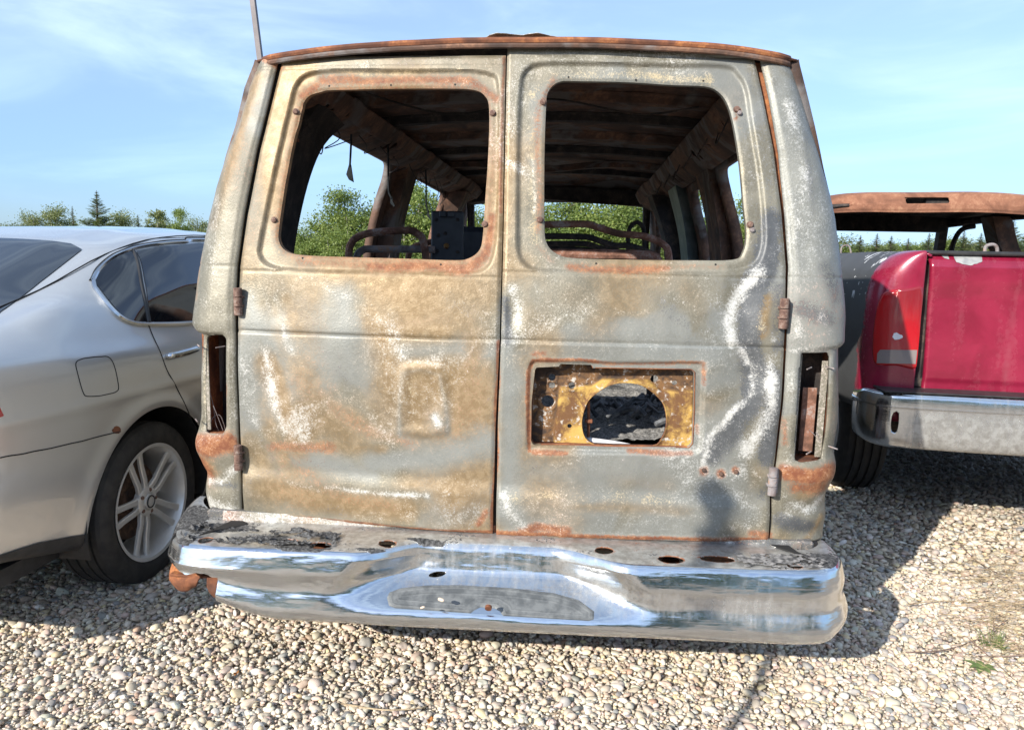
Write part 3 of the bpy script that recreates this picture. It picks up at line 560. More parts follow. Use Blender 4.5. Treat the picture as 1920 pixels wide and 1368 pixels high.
# bolts, drilled holes
def bolt(par, px, py, left, r=0.0085, mat='rustgrey'):
    p = on_rear(px, py, 0, left); m_ = Matrix.Translation(p)@Matrix.Rotation(-pi/2, 4, 'Z')@Matrix.Rotation(random.uniform(-.1, .1), 4, 'Y')
    b = MB(); b.lathe([(-0.004, r*1.25), (0.002, r*1.25), (0.0025, r), (0.008, r*0.9), (0.0095, r*0.6)], 12, m_); b.build('bolt', M[mat], par)
for q in ((552, 208), (923, 211), (511, 412), (908, 420)): bolt(DL, *q, True)
for q in ((1018, 190), (1383, 204), (1012, 412), (1408, 421)): bolt(DR, *q, False)
for q in ((1388, 211), (1412, 431)): bolt(DR, *q, False, 0.007, 'greytube')
for q in ((1320, 881), (1352, 888), (1380, 884)): bolt(DR, *q, False, 0.006, 'rustdark')
def pinhole(par, pts, left, r=0.0032):
    for q in pts:
        b = MB(); p = on_rear(*q, 0.0006, left); b.prism([(r*cos(t), r*sin(t)) for t in np.linspace(0, 2*pi, 11)[:-1]], lambda a, c: p+np.array([a, 0, c]), lambda a, c: p+np.array([a, 0.004, c]))
        b.build('screw_hole', M['seam'], par, smooth_=False)
pinhole(DL, [(615, 160), (731, 158), (852, 157), (565, 484), (825, 496)], True); pinhole(DR, [(1066, 143), (1193, 148), (1320, 150), (1118, 494), (1343, 496)], False)
pinhole(DR, [(1320, 881), (1352, 888), (1380, 884)], False, 0.0045)
# licence plate recess
def plate():
    b0 = rxz([(985, 672), (1330, 856)]); x0, x1 = b0[0, 0]-.01, b0[1, 0]+.01; z1, z0 = b0[0, 1]+.01, b0[1, 1]-.01
    dy = 0.045
    sh = np.array([0.0, 0.0])
    def q(pts): return np.array([[onY(a, b, dy+0.01)[0], onY(a, b, dy+0.01)[2]] for a, b in pts])
    hole = smooth(q([(1098, 760), (1110, 742), (1140, 722), (1172, 716), (1205, 722), (1235, 745), (1246, 765), (1248, 796), (1238, 822), (1222, 833), (1160, 834), (1118, 831), (1097, 818), (1091, 790)]), 3)
    small = [(q([(1027, 752)])[0], 0.020), (q([(1035, 707)])[0], 0.011), (q([(1035, 722)])[0], 0.010), (q([(1072, 722)])[0], 0.010), (q([(1227, 710)])[0], 0.012), (q([(1265, 718)])[0], 0.008), (q([(1068, 797)])[0], 0.007), (q([(1018, 795)])[0], 0.003)]
    raised = q([(1048, 735), (1052, 725), (1110, 722), (1130, 710), (1215, 712), (1240, 732), (1300, 732), (1300, 845), (1037, 845), (1042, 790)])
    def F(x, z):
        f = sd_poly(x, z, hole)
        for c, r in small: f = np.minimum(f, np.hypot(x-c[0], (z-c[1])*1.05)-r)
        return f
    def P(x, z):
        h = 0.012*(1-sstep(-.006, .004, sd_poly(x, z, raised)))
        h = h+0.006*np.exp(-(np.clip(sd_poly(x, z, hole), 0, 1)/0.006)**2)
        for c, r in small[:4]: h = h+0.004*np.exp(-((np.hypot(x-c[0], z-c[1])-r*1.5)/0.004)**2)
        return np.stack([x, dy+0.012-h+0.003*(fbm(x*20, z*20, 3, 3)-.5), z], -1)
    X, Fc, u, v = cut_surface(np.linspace(x0, x1, 200), np.linspace(z0, z1, 130), P, F)
    mg = Mat('stained_inner_steel'); a_ = mg.noise(16, 6, .65, .8); b2 = mg.noise(70, 5, .7); c1 = mg.mix(mg.rng(a_, .38, .58), (.045, .028, .02), (.17, .085, .03)); c2 = mg.mix(mg.rng(mg.noise(11, 7, .7, .4), .40, .58), (.13, .06, .022), (.46, .29, .075))
    c_ = mg.mix(mg.attr('raised'), c1, c2); c_ = mg.mix(mg.rng(mg.math('ADD', mg.math('MULTIPLY', a_, .5), mg.math('MULTIPLY', b2, .5)), .53, .60), c_, mg.mix(mg.rng(b2, .42, .58), (.07, .05, .045), (.46, .43, .39)))
    mg = mg.fin(Base_Color=c_, Roughness=.8, Normal=mg.bump(b2, .002))
    o = mk('inner_panel', X, Fc, mg, DR, attrs={'raised': 1-sstep(-.004, .004, sd_poly(X[:, 0], X[:, 2], raised))}, mats=[M['rust']]); solid(o, 0.006, -1.0, 1, 1)
    # turned-in wall of the recess
    b = MB(); n = len(PLO); p = PLO
    ring0 = [np.array([a, float(yr(a, c))+0.014, c]) for a, c in p]; ring1 = [np.array([a, dy+0.012, c]) for a, c in p]
    c0 = p.mean(0); ring0 = [np.array([c0[0]+(r[0]-c0[0])*1.012, r[1], c0[1]+(r[2]-c0[1])*1.02]) for r in ring0]; ring1 = [np.array([r[0], r1[1], r[2]]) for r, r1 in zip(ring0, ring1)]
    b.add(np.array(ring0+ring1), [(i, (i+1) % n, (i+1) % n+n, i+n) for i in range(n)])
    solid(b.build('recess_wall', M['rust'], DR), 0.003)
    # latch rods seen at the hole's side
    b = MB(); a = q([(1103, 760)])[0]; c = q([(1103, 822)])[0]
    b.tube([(a[0], dy+.03, a[1]+.01), (a[0]+.004, dy+.035, (a[1]+c[1])/2), (c[0], dy+.03, c[1])], 0.005, 8); b.box(((a[0]+.004), dy+.03, (a[1]+c[1])/2), (.012, .01, .006), bev=.002)
    b.build('latch_rod', M['rust'], DR)
plate()
# hinges
def hinge(par, px, py, hpx, left, tone):
    p = on_rear(px, py, 0.008, left); h = hpx/PXM/2*1.0; b = MB()
    for k, (a, c) in enumerate(((-1, -.38), (-.34, .3), (.34, 1))):
        b.lathe([(a*h, .011), (a*h+.001, .0135), (c*h-.001, .0135), (c*h, .011)], 14, Matrix.Translation(p+np.array([0, -0.008, 0]))@Matrix.Rotation(-pi/2, 4, 'Y'))
    b.lathe([(-h*.95, .008), (h*.95, .008)], 10, Matrix.Translation(p+np.array([0, -0.008, 0]))@Matrix.Rotation(-pi/2, 4, 'Y'))
    sg = 1 if left else -1
    b.box(p+np.array([-sg*.010, 0.004, 0]), (.009, .005, h*.9), bev=.002)
    b.box(p+np.array([sg*.003, 0.002, h*.35]), (.012, .010, .004), bev=.002); b.box(p+np.array([sg*.003, 0.002, -h*.3]), (.012, .010, .004), bev=.002)
    b.build('hinge', M[tone], par)
hinge(DL, 449, 565, 54, True, 'rustgrey'); hinge(DL, 451, 855, 52, True, 'rustgrey'); hinge(DR, 1467, 587, 56, False, 'rustgrey'); hinge(DR, 1446, 899, 54, False, 'greytube')
# ---- corner panels, side walls
SLL = prof([(486, 108), (462, 160), (441, 230), (418, 290), (400, 350), (384, 410), (372, 470), (362, 530), (356, 590), (355, 610), (362, 622), (371, 630), (369, 700), (367, 780), (364, 825), (366, 850), (374, 890), (377, 930), (383, 955), (395, 970)])[0]
SLR = prof([(1486, 108), (1505, 170), (1522, 230), (1542, 310), (1556, 360), (1568, 410), (1576, 480), (1582, 550), (1585, 600), (1584, 645), (1576, 655), (1576, 720), (1574, 800), (1566, 850), (1566, 875), (1562, 900), (1552, 935), (1553, 965), (1549, 1000), (1546, 1012)])[0]
CIL = prof([(522, 108), (505, 180), (480, 280), (457, 400), (443, 500), (440, 560), (440, 640), (443, 740), (446, 830), (451, 900), (452, 972)])[0]
CIR = prof([(1424, 104), (1441, 180), (1461, 290), (1472, 400), (1479, 500), (1477, 560), (1476, 650), (1469, 760), (1458, 860), (1449, 930), (1443, 1018)])[0]
TLL = rxz([(385, 629), (418, 628), (423, 636), (424, 720), (424, 800), (419, 812), (384, 812), (381, 720), (382, 640)])
TLR = rxz([(1503, 662), (1553, 661), (1560, 669), (1558, 740), (1551, 820), (1542, 862), (1500, 866), (1490, 862), (1493, 790), (1499, 690)])
_sl, _sr = SLL, SLR
SLL = lambda z: _sl(z)-0.021
SLR = lambda z: _sr(z)+0.022
def corner(left):
    ci, si, pol = (CIL, SLL, TLL) if left else (CIR, SLR, TLR)
    z0 = rp(420, 966)[2] if left else rp(1500, 1016)[2]; z1 = rp(505, 108)[2]
    zc = rp(395, 840)[2] if left else rp(1515, 890)[2]
    def P(u, v):
        z = z0+v*(z1-z0)-0.02*np.clip(u, 0, 1)*(1-v)*0; xi = ci(z); xs = si(z); t = np.clip(u, 0, 1)*pi/2
        dep = 0.135+0.05*np.clip((z-1.1)/.9, 0, 1); a = np.sin(t)**0.72; bb = 1-np.cos(t)**0.78
        x = xi+(xs-xi)*a; y = yr(xi, z)+dep*bb+np.clip(u-1, 0, 1)*0.35
        wv = np.sin(np.clip(u, 0, 1)*pi)
        r = 0.016*np.exp(-((z-zc)/0.05)**2)*wv-0.012*np.exp(-((z-zc+0.11)/0.03)**2)*wv+0.012*(fbm(x*7+50+y*5, z*6+9, 3, 31)-.5)
        if not left: r = r-0.010*np.exp(-((z-zc+0.19)/0.025)**2)*wv
        zs = rp(372, 624)[2] if left else rp(1578, 654)[2]; r = r+0.007*sstep(zs-0.006, zs+0.006, z)*sstep(0, .3, u)
        e = np.minimum(np.clip(u, 0, 1)*0.25, 9); r = r-0.006*(1-sstep(0, 0.012, e))
        zt = rp(500, 128)[2] if left else rp(1470, 118)[2]; r = r-0.003*np.exp(-((z-zt)/0.003)**2)
        r = r-0.002*np.exp(-((z-(rp(400, 498)[2] if left else rp(1520, 520)[2]))/0.003)**2)
        d = sd_poly(x, z, pol); r = r-0.005*(1-sstep(0, 0.010, d))*(u < 1)
        return np.stack([x-(1 if left else -1)*r*np.sin(t), y-r*np.cos(t), z], -1)
    def F(u, v):
        p = P(u, v); f = sd_poly(p[..., 0], p[..., 2], pol)
        return np.where(u < 0.93, f, 1.0)
    U = np.concatenate([np.linspace(0, 1.0, 61)]); U = np.linspace(0, 1.0, 64)
    X, Fc, u, v = cut_surface(U, np.linspace(0, 1, 300), P, F)
    at = wear(X[:, 0], X[:, 2], seed=3)
    for k in at: at[k] = at[k]
    if not left: Fc = Fc
    else: Fc = Fc[:, ::-1]
    o = mk('corner_panel', X, Fc, M['burnt'], VAN, attrs=at, mats=[M['rustdark'], M['rust']]); solid(o, 0.012, -1.0, 1, 0)
    # tail lamp well
    p = pol; c0 = p.mean(0); n = len(p); yb = 0.16 if left else 0.13
    r0 = [np.array([a, float(yr(a, c))+0.012+(0.10 if False else 0), c]) for a, c in p]
    b = MB(); ya = float(yr(c0[0], c0[1]))+0.01
    # strips of flange inside the opening, left and right, and the back plate
    x0, x1 = p[:, 0].min(), p[:, 0].max(); z0_, z1_ = p[:, 1].min(), p[:, 1].max()
    b.box(((x0+x1)/2, yb+.03, (z0_+z1_)/2), ((x1-x0)/2+.05, .003, (z1_-z0_)/2+.04))
    b.build('lamp_well', M['soot'], VAN)
    b = MB(); b.box((x0-.004, (ya+yb)/2+.03, (z0_+z1_)/2), (.003, (yb-ya)/2+.01, (z1_-z0_)/2+.03)); b.box((x1+.004, (ya+yb)/2+.03, (z0_+z1_)/2), (.003, (yb-ya)/2+.01, (z1_-z0_)/2+.03))
    b.box(((x0+x1)/2, (ya+yb)/2+.03, z0_-.004), ((x1-x0)/2, (yb-ya)/2+.01, .003)); b.box(((x0+x1)/2, (ya+yb)/2+.03, z1_+.004), ((x1-x0)/2, (yb-ya)/2+.01, .003))
    wallp = b.build('well_wall', M['rust'] if left else M['rust'], VAN)
    at = {k: np.full(64, v_) for k, v_ in (('white', .5), ('tan', .3), ('rust', .35), ('dark', 0), ('blue', .3), ('yellow', .1))}
    b = MB(); sx = x1-.022 if not left else x1-.014
    zm = (z0_+z1_)/2; hh = (z1_-z0_)/2
    b.box((sx+.008, ya+.03, zm-.01), (.010, .0025, hh-.02), bev=.001); b.box((x0+.010, ya+.016, zm), (.006, .0025, hh-.01), bev=.001)
    o2 = b.build('lamp_flange', M['burnt'], VAN); nv = len(o2.data.vertices)
    for k, v_ in (('white', .45), ('tan', .3), ('rust', .38), ('dark', 0.1), ('blue', .3), ('yellow', .1)):
        a = o2.data.attributes.new(k, 'FLOAT', 'POINT'); a.data.foreach_set('value', np.full(nv, v_, np.float32))
    if not left:
        b = MB(); b.box((x1-.045, yb-.02, zm-.05), (.022, .002, hh-.07), bev=.001); b.build('bracket_plate', M['rusttube'], VAN)
    else:
        b = MB(); b.box((x1-.018, yb-.03, zm-.03), (.014, .002, hh-.04), bev=.001); b.build('bracket_plate', M['greytube'], VAN)
    # four studs and loose wires
    studs = [(378, 649), (408, 651), (374, 789)] if left else [(1511, 691), (1562, 690), (1510, 849), (1568, 840)]
    for k, (a, c) in enumerate(studs):
        q = onY(a, c, ya+.0); d = (-1 if left else 1)*0.004
        MB().tube([q+np.array([-d*5*(1 if k % 2 else -1), .012, 0.003]), q+np.array([0, -.012, 0])], .0022, 6).build('stud', M['greytube'], VAN)
    if left:
        ws = [[(393, 735), (400, 760), (404, 790), (410, 808)], [(392, 800), (400, 782), (412, 778), (420, 795), (424, 812)], [(400, 760), (412, 790), (418, 806)], [(388, 790), (393, 812)]]
    else: ws = [[(1517, 805), (1530, 818), (1545, 838), (1562, 845)], [(1530, 810), (1540, 832)]]
    for wv_ in ws: MB().tube(smooth(np.array([onY(a, c, ya+.02+0.01*k) for k, (a, c) in enumerate(wv_)]), 4, False), .0012, 5).build('loose_wire', M['greytube'], VAN)
corner(True); corner(False)
def side_wall(left):
    si = SLL if left else SLR; sg = -1 if left else 1
    if left: wins = [[(.66, 1.2), (.80, 1.87), (1.98, 1.86), (2.02, 1.2)], [(2.42, 1.2), (2.50, 1.855), (3.7, 1.84), (3.78, 1.2)], [(4.02, 1.2), (4.05, 1.82), (4.30, 1.81), (4.88, 1.2)]]
    else: wins = [[(.48, 1.2), (.52, 1.81), (1.55, 1.80), (1.50, 1.2)], [(1.92, 1.2), (2.0, 1.78), (2.5, 1.78), (2.5, 1.2)], [(3.0, 1.2), (2.98, 1.78), (3.3, 1.78), (3.34, 1.2)], [(3.75, 1.2), (3.75, 1.78), (4.30, 1.78), (4.88, 1.2)]]
    polys = []
    for q in wins:
        q = np.array(q); c = q.mean(0); r = []
        for i in range(4):
            a, b_, c_ = q[i-1], q[i], q[(i+1) % 4]; d1 = (a-b_)/np.linalg.norm(a-b_); d2 = (c_-b_)/np.linalg.norm(c_-b_)
            for t in np.linspace(0, 1, 5): r.append((b_+d1*.07)*(1-t)**2+2*t*(1-t)*b_+(b_+d2*.07)*t*t)
        polys.append(np.array(r))
    def P(y, z):
        x = si(np.clip(z, .5, 1.96)); x = x-sg*(0.16*np.clip((y-3.6)/1.6, 0, 1)**1.8)+sg*0.0
        x = x+sg*(0.006*(fbm(y*3+2, z*3, 3, 8)-.5)); return np.stack([x, y, z], -1)
    def F(y, z):
        f = np.full(np.shape(y), 9.0)
        for p in polys: f = np.minimum(f, sd_poly(y, z, p))
        f = np.minimum(f, np.hypot(y-1.05, z-.36)-.40); f = np.minimum(f, np.hypot(y-4.75, z-.36)-.40)
        # windscreen rake
        f = np.minimum(f, ((4.42+(1.9-z)*0.95)-y)*0.7) if False else f
        return np.minimum(f, -(y-(4.42+np.clip(1.97-z, 0, .8)*0.86)))
    X, Fc, u, v = cut_surface(np.linspace(.17, 5.2, 250), np.linspace(.42, 1.965, 90), P, F)
    # join to the corner panel: the first column follows its depth
    at = wear(X[:, 1]*0.9+3, X[:, 2], seed=5)
    o = mk('side_wall', X, Fc[:, ::-1] if left else Fc, M['burnt'], VAN, attrs=at, mats=[M['rustdark'], M['rustdark']]); solid(o, .045, -1.0 if left else -1.0, 1, 1)
    return o
def flipfix(o): return o
side_wall(True); side_wall(False)
# dark jambs behind the door gaps, sill under the doors
def jamb(fn, sg, mat):
    b = MB(); R_ = []
    for z in np.linspace(.47, 1.955, 40):
        x = fn(z); y = float(yr(x, z)); R_.append([(x-.03, y+.028, z), (x+.03, y+.028, z), (x+.03, y+.075, z), (x-.03, y+.075, z), (x-.03, y+.028, z)])
    b.grid(np.array(R_)); b.build('door_jamb', mat, VAN)
jamb(lambda z: (DLo(z)+CIL(z))/2, 1, M['seam']); jamb(lambda z: (DRo(z)+CIR(z))/2, 1, M['rust']); jamb(lambda z: (DLi(z)+DRi(z))/2, 1, M['soot'])
def sill():
    b = MB(); b.box((-.03, .10, .445), (.99, .07, .045), bev=.006)
    o = b.build('rear_sill', M['burnt'], VAN); o.data.transform(Matrix.Identity(4))
    nv = len(o.data.vertices)
    # denser strip in front with its own wear
    def P(u, v): x = -0.96+u*1.88; return np.stack([x, 0.030+0.012*(fbm(x*12, v*3, 3, 4)-.5)-0.008*np.sin(v*pi), .405+v*.085], -1)
    X, Fc, u, v = cut_surface(np.linspace(0, 1, 300), np.linspace(0, 1, 14), P)
    at = wear(X[:, 0], X[:, 2]*1+.6, seed=9); at['dark'] = np.maximum(at['dark'], .75*fbm(X[:, 0]*9, X[:, 2]*20, 4, 2)+.35*(X[:, 0] > -.05)); at['rust'] = np.maximum(at['rust'], 1.1*fbm(X[:, 0]*7+30, X[:, 2]*12, 3, 7)-.25+.4*(X[:, 0] < -.82)); at['white'] = np.maximum(at['white'], .6*(X[:, 0] < -.2))
    mk('sill_skin', X, Fc, M['burnt'], o, attrs=at)
    for k in ('white', 'tan', 'rust', 'dark', 'blue', 'yellow'):
        a = o.data.attributes.new(k, 'FLOAT', 'POINT'); a.data.foreach_set('value', np.full(nv, .7 if k == 'dark' else .3, np.float32))
sill()
# ---- roof
def roofz(x, y):
    c = (x+0.015)/0.84; z = 1.968+0.042*(1-np.abs(c)**2.2)+0.02*sstep(0, 1.2, y)-0.16*np.clip((y-3.7)/0.8, 0, 1)**2*0.55
    return z
def roof():
    def P(u, v):
        y = .100+v*4.35; hw = 0.850-0.05*np.clip((y-3.4)/1.2, 0, 1)**2; yy = y+(.03*u*u+0.035*(np.abs(u)**10))*(1-v); x = -0.015+u*hw
        z = roofz(x, y)+0.010*(fbm(x*3+9, y*2+3, 3, 3)-.5)+0.006*(fbm(x*9+9, y*6, 3, 5)-.5); z = z-.004*(1-sstep(0, .012, v))
        return np.stack([x, yy, z], -1)
    X, Fc, u, v = cut_surface(np.linspace(-1, 1, 90), np.linspace(0, 1, 160), P)
    o = mk('roof', X, Fc, M['rust'], VAN, mats=[M['rustdark']]); solid(o, .006, -1, 1, 0)
    # drip rail running round the edge
    us = np.linspace(-1, 1, 60); pts = [P(np.array(a), np.array(0.0)) for a in us]
    L = [P(np.array(-1.0), np.array(t)) for t in np.linspace(1, 0.01, 40)]; Rr = [P(np.array(1.0), np.array(t)) for t in np.linspace(0.01, 1, 40)]
    path = np.array(L+pts[1:-1]+Rr); path[:, 2] -= .003; path[:, 1] -= .003
    path = np.vstack([path[:1], (path[:-2]+path[1:-1]*2+path[2:])/4, path[-1:]])
    p2 = path.copy(); p2[:, 2] -= .015; p2[:, 1] -= .001; MB().tube(path, .0105, 8).build('drip_rail', M['rust'], o); MB().tube(p2, .0085, 8).build('drip_channel', M['rustdark'], o)
    # torn, lifted strip of roof skin
    def P2(u, v):
        p0 = rp(880, 76); p1 = rp(1060, 74); x = p0[0]+(p1[0]-p0[0])*u+.01*np.sin(v*9); y = .098+v*.12+0.01*np.sin(u*17)
        lift = 0.011*np.sin(pi*np.clip(u*1.05, 0, 1))**.6*(1-v*.7)+0.006*fbm(u*9, v*4, 3, 1); return np.stack([x, y, roofz(x, y)+lift+.002, ], -1)
    X, Fc, u, v = cut_surface(np.linspace(0, 1, 50), np.linspace(0, 1, 12), P2, lambda u, v: v-0.04-0.16*fbm(u*7, u*3, 3, 2)*(1+np.sin(u*14)))
    t = mk('torn_skin', X, Fc, M['burnt'], o, attrs={k: np.full(len(X), c) for k, c in (('white', .6), ('tan', .2), ('rust', .2), ('dark', .1), ('blue', .5), ('yellow', .1))}); solid(t, .002)
    # header under the drip rail
    b = MB(); R_ = []
    for x in np.linspace(-.83, .80, 50): z = float(roofz(np.array(x), np.array(.05))); R_.append([(x, .150+.06*x*x, z-.055), (x, .145+.06*x*x, z-.012), (x, .24, z-.014), (x, .24, z-.055), (x, .150+.06*x*x, z-.055)])
    b.grid(np.array(R_)); b.build('rear_header', M['soot'], o)
    # bows
    for k, y in enumerate((.42, .90, 1.36, 1.88, 2.42, 3.0, 3.55)):
        b = MB(); R_ = []
        for x in np.linspace(-.78, .75, 40):
            z = float(roofz(np.array(x), np.array(y)))-.012; s = 0.0
            if k in (5,): s = 0.055*math.exp(-((x+.1)/.35)**2)
            n_ = .012*(float(fbm(np.array(x*5+k), np.array(k*1.7), 3, 2))-.5)
            w_ = .030+.004*sin(x*30+k); R_.append([(x, y-w_-.02, z-s+.004), (x, y-w_, z-.006-s), (x, y-w_*.7+n_, z-.030-s), (x, y+w_*.7+n_, z-.032-s), (x, y+w_, z-.006-s), (x, y+w_+.02, z-s+.004)])
        b.grid(np.array(R_)); bw = b.build('roof_bow', M['soot'] if k % 2 == 0 else M['rustdark'], o); solid(bw, .003)
    return o
ROOF = roof()
# ---- interior
def interior():
    # floor
    def P(u, v): x = -.98+u*1.9; y = .10+v*4.2; return np.stack([x, y, .66+0.012*fbm(x*5, y*5, 3, 2)], -1)
    X, Fc, u, v = cut_surface(np.linspace(0, 1, 60), np.linspace(0, 1, 120), P)
    o = mk('floor_pan', X, Fc, M['soot'], VAN); solid(o, .05)
    # cant rails: sloping inner panels between roof and windows, with slots
    for sg, x0, x1, z0, z1 in ((-1, -.865, -.70, 1.845, 1.955), (1, .83, .685, 1.80, 1.945)):
        slots = []
        for y in (.50, .56, 1.45, 1.52, 2.3, 2.36, 2.42, 3.2, 3.26): slots.append((y, .45+.1*sin(y*5), .016, .16))
        for y in (.75, 1.15, 1.8, 2.0, 2.75, 3.0): slots.append((y, .6+.1*sin(y*9), .010, .06))
        def P(u, v):
            y = .24+u*3.98; sh = .05*np.clip((y-3.4)/1, 0, 1)
            bulge = .022*np.sin(np.clip(v, 0, 1)*pi)+.010*sstep(.55, .6, v)*sstep(.05, .1, (y*1.35) % 1)*sstep(.95, .9, (y*1.35) % 1)
            x = x0+(x1-x0)*v-sg*(sh)+(-sg)*bulge*.5; z = z0+(z1-z0)*v-bulge-.10*np.clip((y-3.7)/.8, 0, 1)**2; z = z+.004*(fbm(y*8, v*4, 3, 3)-.5)
            return np.stack([x+0*z, y+0*z, z], -1)
        def F(u, v):
            y = .24+u*3.98; f = np.full(np.shape(u), 9.0)
            for (yc, vc, hy, hv) in slots: f = np.minimum(f, np.maximum(np.abs(y-yc)-hy, (np.abs(v-vc)-hv)*.2))
            return f
        X, Fc, u, v = cut_surface(np.linspace(0, 1, 420), np.linspace(0, 1, 34), P, F)
        r = mk('cant_rail', X, Fc if sg < 0 else Fc[:, ::-1], M['rustdark'], VAN); solid(r, .003)
    # rear pillars inside (curved, next to the doors) and window pillars
    def pillar(pts, wx, wy, mat, name='pillar'):
        b = MB(); R_ = []
        for p in smooth(np.array(pts, float), 8, False):
            x, y, z, s = p; R_.append([(x-wx*s, y-wy*s, z), (x+wx*s, y-wy*s*.8, z), (x+wx*s*.8, y+wy*s, z), (x-wx*s, y+wy*s, z), (x-wx*s, y-wy*s, z)])
        b.grid(np.array(R_)); return b.build(name, mat, VAN)
    pillar([(-.97, .46, .66, 1), (-.985, .46, 1.1, 1), (-.955, .49, 1.45, 1), (-.89, .55, 1.75, 1.1), (-.82, .64, 1.91, 1.6)], .05, .14, M['soot'])
    pillar([(.93, .36, .66, 1), (.945, .36, 1.1, 1), (.915, .37, 1.45, 1), (.86, .40, 1.72, 1.2), (.79, .50, 1.90, 1.9)], .04, .11, M['soot'])
    pillar([(-.985, 2.22, .66, 1), (-.985, 2.22, 1.1, 1), (-.945, 2.24, 1.5, 1), (-.86, 2.26, 1.86, 1.1)], .04, .15, M['rustdark'])
    pillar([(-.985, 3.92, .66, 1), (-.975, 3.92, 1.1, 1), (-.93, 3.90, 1.5, 1), (-.80, 3.88, 1.86, 1.6)], .05, .13, M['rustdark'])
    pillar([(.95, 1.72, .66, 1), (.95, 1.72, 1.1, 1), (.91, 1.73, 1.5, 1), (.84, 1.78, 1.82, 1.1)], .030, .17, M['rustdark'])
    tl = m_simple('scorched_teal_paint', (0.10, 0.14, 0.15), (0.22, 0.28, 0.30), 6, 0.5, 0.2)
    pillar([(.94, 2.78, .66, 1), (.94, 2.78, 1.1, 1), (.90, 2.80, 1.5, 1), (.82, 2.8, 1.82, 1.2)], .035, .17, tl)
    pillar([(.92, 3.5, .66, 1), (.92, 3.5, 1.1, 1), (.87, 3.5, 1.5, 1), (.76, 3.45, 1.82, 1.3)], .05, .12, M['soot'])
    # windscreen header, posts, dash, bonnet, front
    b = MB(); R_ = []
    for x in np.linspace(-.80, .78, 30):
        z = float(roofz(np.array(x), np.array(4.38)))-.01; R_.append([(x, 4.30, z), (x, 4.33, z-.11-.02*sin(x*4)), (x, 4.45, z-.12), (x, 4.47, z-.02), (x, 4.30, z)])
    b.grid(np.array(R_)); b.build('windscreen_header', M['soot'], VAN)
    for sg in (-1, 1): MB().tube([(-.015+sg*.77, 4.40, 1.86), (-.015+sg*.80, 4.7, 1.5), (-.015+sg*.86, 5.02, 1.14)], [.035, .03, .035], 8).build('windscreen_post', M['soot'], VAN)
    b = MB(); b.box((-.015, 4.85, .98), (.88, .18, .14), bev=.04); b.build('dashboard', M['soot'], VAN)
    def Ph(u, v):
        x = -.015+(u*2-1)*(.86-.06*v**3); y = 4.95+v*.62; z = 1.12-.10*v-.42*sstep(.80, 1, v)**1.0*1.0-.10*np.abs(u*2-1)**4; return np.stack([x, y+.04*(1-np.abs(u*2-1)**2)*v, z], -1)
    X, Fc, u, v = cut_surface(np.linspace(0, 1, 40), np.linspace(0, 1, 40), Ph); hb = mk('bonnet', X, Fc, M['burnt'], VAN, attrs=wear(X[:, 0], X[:, 1]*.3)); solid(hb, .01)
    b = MB(); b.box((-.015, 5.35, .72), (.82, .20, .22), bev=.05); b.box((-.015, 5.58, .50), (.92, .07, .09), bev=.03); b.build('front_end', M['rustdark'], VAN)
    # underside
    b = MB(); b.box((-.45, 2.6, .42), (.045, 2.5, .06), bev=.01); b.build('chassis_rail', M['soot'], VAN); b = MB(); b.box((.42, 2.6, .42), (.045, 2.5, .06), bev=.01); b.build('chassis_rail', M['soot'], VAN)
    b = MB(); b.tube([(-.85, 1.05, .33), (-.2, 1.05, .33), (-.12, 1.05, .33), (.12, 1.05, .33), (.2, 1.05, .33), (.82, 1.05, .33)], [.05, .05, .13, .13, .05, .05], 14); b.build('rear_axle', M['soot'], VAN)
    b = MB(); b.box((-.03, .75, .50), (.40, .35, .09), bev=.04); b.build('fuel_tank', M['soot'], VAN)
    def wheel(x, y, sg):
        m_ = Matrix.Translation((x, y, .29))@(Matrix.Rotation(pi, 4, 'Z') if sg < 0 else Matrix.Identity(4))
        b = MB(); b.lathe([(-.11, .13), (-.11, .235), (-.09, .27), (-.05, .288), (.05, .288), (.09, .27), (.11, .235), (.11, .21), (.06, .20), (.05, .10), (.08, .06), (.08, .0)], 36, m_); b.build('wheel', M['rustdark'], VAN)
    for x in (-.86, .83):
        for y in (1.05, 4.75): wheel(x, y, 1 if x > 0 else -1)
interior()
